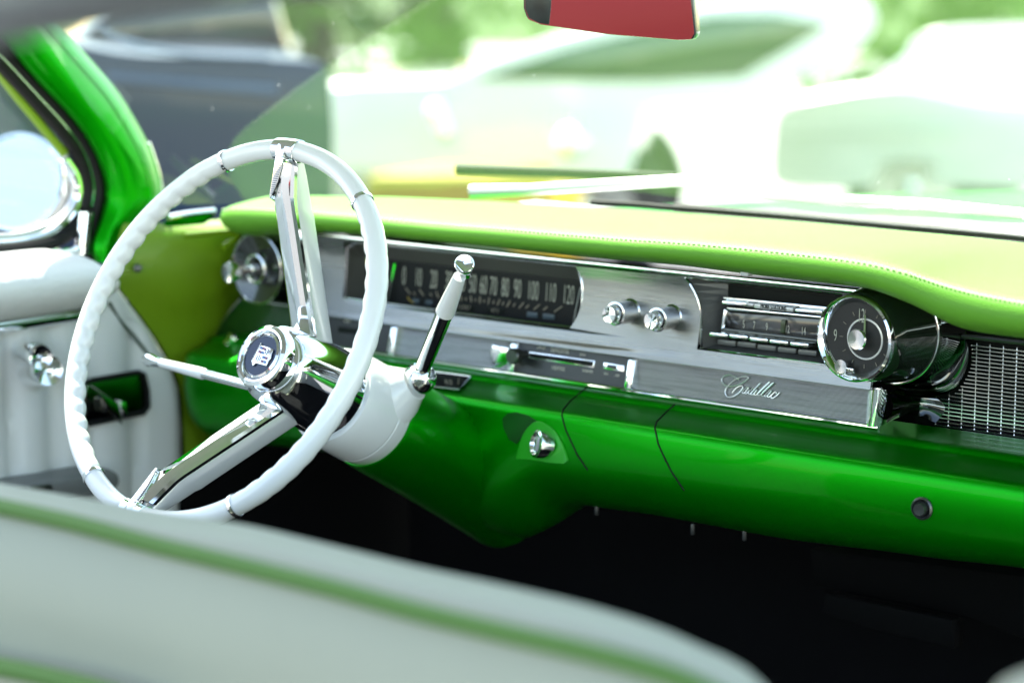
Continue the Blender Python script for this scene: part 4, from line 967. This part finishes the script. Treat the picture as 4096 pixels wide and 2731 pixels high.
# ------------------------------------------------------------------ cars and verge behind
BW = mat('white_car_paint', (.78, .78, .77), .25, 0, 1.); BLU = mat('navy_car_paint', (.008, .024, .058), .32, 0, .3, .4)
CGL = mat('car_glass', (.03, .035, .035), .06, 0, 1.); TYRE = mat('tyre', (.02, .02, .02), .8)
def car(name, label, P, N_, body, depth, m, wins, wheels, extra=()):
    """body outlined on the near-side plane through P, real width = depth"""
    t = thing(name, label, 'car', (P.x, P.y, 0))
    N_ = N_.normalized()
    b = G().add(*prism(cat([up(k, x, y, P, N_) for k, x, y in body], 3, True), -N_*depth)).build('body', m, t, bevel=.05, seg=3)
    for nm, w_ in wins:
        G().add(*prism([up(k, x, y, P+N_*.012, N_) for k, x, y in w_], -N_*.02)).build('window', CGL, t, bevel=.01)
    for k, x, y, r_ in wheels:
        c_ = up(k, x, y, P, N_); c_.z = r_
        for s_ in (-.10, -depth+.30):
            wh = G().add(*revolve([(r_*.62, -.0), (r_*.66, .01), (r_*.95, .01), (r_, -.03), (r_, -.17), (r_*.9, -.19), (r_*.3, -.19)], c_+N_*s_, N_, 28)).build('wheel', TYRE, t)
            G().add(*revolve([(r_*.64, .002), (r_*.5, -.02), (r_*.2, .0), (.005, .01)], c_+N_*s_, N_, 24)).build('rim', CHROMEW, wh)
    for nm, w_, mm in extra:
        G().add(*prism([up(k, x, y, P+N_*.02, N_) for k, x, y in w_], -N_*.04)).build(nm, mm, t, bevel=.01)
    return t
def at(k, x, y, D): return CC+dirv(k, x, y).normalized()*D
NB = V((.55, -.83, 0))
car('white_car', 'white car with raked glass, blurred beyond the windshield centre', at(0, 1150, 300, 9.2), NB,
    [(0, 690, 225), (0, 760, 195), (0, 1000, 185), (0, 1060, 165), (0, 1180, 115), (0, 1330, 70), (0, 1480, 35), (0, 1620, 12), (0, 1850, -5), (0, 1990, 5), (0, 2010, 60), (0, 1960, 120), (0, 1850, 165), (0, 1770, 200), (0, 1765, 235), (0, 1510, 240), (0, 1470, 300), (0, 1430, 420), (0, 1300, 420), (0, 1120, 402), (0, 900, 396), (0, 700, 392), (0, 660, 370), (0, 670, 280)],
    1.5, BW, [('window', [(0, 1090, 182), (0, 1290, 115), (0, 1500, 65), (0, 1640, 38), (0, 1780, 36), (0, 1905, 58), (0, 1700, 178), (0, 1500, 188)])],
    [(0, 820, 480, .33), (0, 1330, 480, .33)])
car('silver_car', 'pale silver car side on, blurred to the right beyond the glass', at(0, 2100, 300, 10.5), V((.35, -.94, 0)),
    [(0, 1790, 245), (0, 1900, 215), (0, 2000, 200), (0, 2100, 200), (0, 2300, 235), (0, 2700, 240), (0, 3100, 240), (0, 3150, 430), (0, 2180, 432), (0, 2150, 385), (0, 2080, 370), (0, 2010, 385), (0, 1980, 432), (0, 1785, 432), (0, 1770, 330)],
    1.6, mat('silver_car_paint', (.66, .68, .67), .3, .2, .8), [], [(0, 2080, 440, .30), (0, 2900, 440, .30)],
    [('sill', [(0, 1790, 300), (0, 2200, 290), (0, 2200, 300), (0, 1790, 312)], MATS['silver_car_paint'])])
car('navy_car', 'dark navy car parked close by, seen left beyond the green pillar', at(0, 450, 250, 5.6), V((.80, -.60, 0)),
    [(0, -700, -60), (0, -200, 20), (0, 150, 95), (0, 330, 128), (0, 700, 140), (0, 760, 200), (0, 760, 520), (0, 700, 600), (0, -700, 640)],
    1.7, BLU, [], [(0, 480, 480, .34)],
    [('chrome_moulding', [(0, 225, 40), (0, 262, 75), (0, 330, 105), (0, 450, 122), (0, 620, 130), (0, 620, 138), (0, 440, 132), (0, 320, 116), (0, 250, 84), (0, 215, 48)], mat('blue_grey_trim', (.30, .36, .45), .25, .7)),
     ('side_highlight', [(0, 240, 165), (0, 420, 180), (0, 640, 195), (0, 640, 225), (0, 420, 208), (0, 240, 190)], mat('navy_highlight', (.05, .09, .16), .3, 0, .8))])  # highlight along the flank, painted as a lighter strip
cab = G().add(*prism([up(0, x, y, at(0, 450, 250, 6.6), V((.80, -.60, 0))) for x, y in [(150, 120), (240, 20), (300, -60), (620, -60), (680, 140)]], V((-.8, .6, 0))*1.2)).build('cabin', CGL, bpy.data.objects['navy_car'], bevel=.04)
wc_ = bpy.data.objects['white_car']
for px_, py_, r_ in [(663, 272, .05), (690, 235, .04), (1005, 262, .045), (1022, 300, .04), (1308, 330, .06), (1330, 326, .04)]:
    G().add(*revolve([(r_, 0), (r_*.9, .03), (r_*.5, .05), (.002, .06)], at(0, px_, py_, 9.0), V((.3, -.8, .3)), 16)).build('glint_dome', CHROME, wc_)  # made-up chrome domes, added only to catch sun glints
yb_ = thing('yellow_barrier_block', 'low yellow painted block beyond the bonnet, blurred', 'barrier block', (at(0, 950, 430, 8.3).x, at(0, 950, 430, 8.3).y, 0))
pA, pB = at(0, 835, 432, 8.3), at(0, 1110, 436, 8.3)
G().add(*prism([V((pA.x, pA.y, .01)), V((pB.x, pB.y, .01)), V((pB.x, pB.y, pA.z+.045)), V((pA.x, pA.y, pA.z+.045))], V((-.1, .5, 0)))).build('block', mat('yellow_paint', (.50, .36, .03), .6, var=.15), yb_, bevel=.02)
car('far_white_car', 'small far white car roof at the upper right edge', at(0, 2230, 120, 15), V((.35, -.94, 0)),
    [(0, 2080, 130), (0, 2100, 95), (0, 2150, 72), (0, 2260, 66), (0, 2350, 75), (0, 2420, 120), (0, 2700, 130), (0, 2700, 200), (0, 2060, 200)], 1.5, BW, [], [])
# trees behind the cars
LEAF = mat('leaf', (.085, .17, .02), .6, 0, 0, .3, var=.35); BARK = mat('bark', (.08, .06, .04), .9, var=.3)
def tree(label, x, y, h, r_, seed):
    rnd = random.Random(seed); t = thing('tree', label, 'tree', (x, y, 0), 'trees behind the parked cars')
    g = G(); g.add(*tube([(x, y, 0), (x+.05, y, h*.3), (x-.08, y+.05, h*.6)], [.20, .15, .07], 9))
    for i in range(5):
        a = rnd.uniform(0, 6.3); g.add(*tube([(x, y, h*(.28+.06*i)), (x+math.cos(a)*r_*.6, y+math.sin(a)*r_*.6, h*(.5+.08*i))], [.07, .02], 6))
    g.build('trunk', BARK, t)
    g = G()
    cl = [(V((x, y, h*.48))+V((rnd.uniform(-1, 1)*r_*.9, rnd.uniform(-1, 1)*r_*.9, rnd.uniform(-.45, .45)*h)), r_*rnd.uniform(.25, .5)) for i in range(30)]
    for c_, q in cl:
        for i in range(70):
            d_ = V((rnd.gauss(0, 1), rnd.gauss(0, 1), rnd.gauss(0, 1))).normalized()*q*rnd.uniform(.5, 1.1); p = c_+d_
            u_ = V((rnd.gauss(0, 1), rnd.gauss(0, 1), rnd.gauss(0, 1))).normalized(); v_ = u_.orthogonal().normalized(); s_ = rnd.uniform(.07, .16)
            g.add([p-u_*s_, p+v_*s_*.6, p+u_*s_, p-v_*s_*.6], [[0, 1, 2, 3]])
    g.build('crown', LEAF, t, smooth=False)
for i, (px_, D, h) in enumerate([(720, 24, 5), (1010, 27, 6), (1500, 30, 6), (2250, 22, 5)]):
    p = at(0, px_, 100, D)
    tree(['bushy tree behind the navy car', 'leafy tree left of the white car roof', 'tall tree behind the white car roof', 'tree at the upper right behind the silver car'][i], p.x, p.y, h, 1.7, i+5)

# red car standing behind, seen only in the interior mirror
rc_ = thing('red_car', 'red car behind, seen reflected in the interior mirror', 'car', (1.3, -8, 0))
prof = [(-2.2, .35), (-2.25, .75), (-1.2, .95), (-.6, 1.35), (.9, 1.38), (1.5, .98), (2.2, .88), (2.25, .35)]
G().add(*prism([(1.3+x*.8, -7.6, z) for x, z in prof], (0, -1.7, 0))).build('body', mat('red_car_paint', (.10, .003, .004), .5, 0, .1, .2), rc_, bevel=.06, seg=3)
G().add(*prism([(1.3+x*.8, -7.585, z) for x, z in [(-1.1, 1.0), (-.55, 1.28), (.8, 1.30), (1.3, 1.0)]], (0, -.03, 0))).build('window', mat('pink_reflection', (.30, .12, .12), .2, .1, .5), rc_, bevel=.01)  # pinkish reflection put into the window colour
for x in (-1.4, 1.4):
    G().add(*revolve([(.2, 0), (.33, .0), (.33, -.2), (.2, -.2)], (1.3+x, -7.58, .33), EY, 24)).build('wheel', TYRE, rc_)
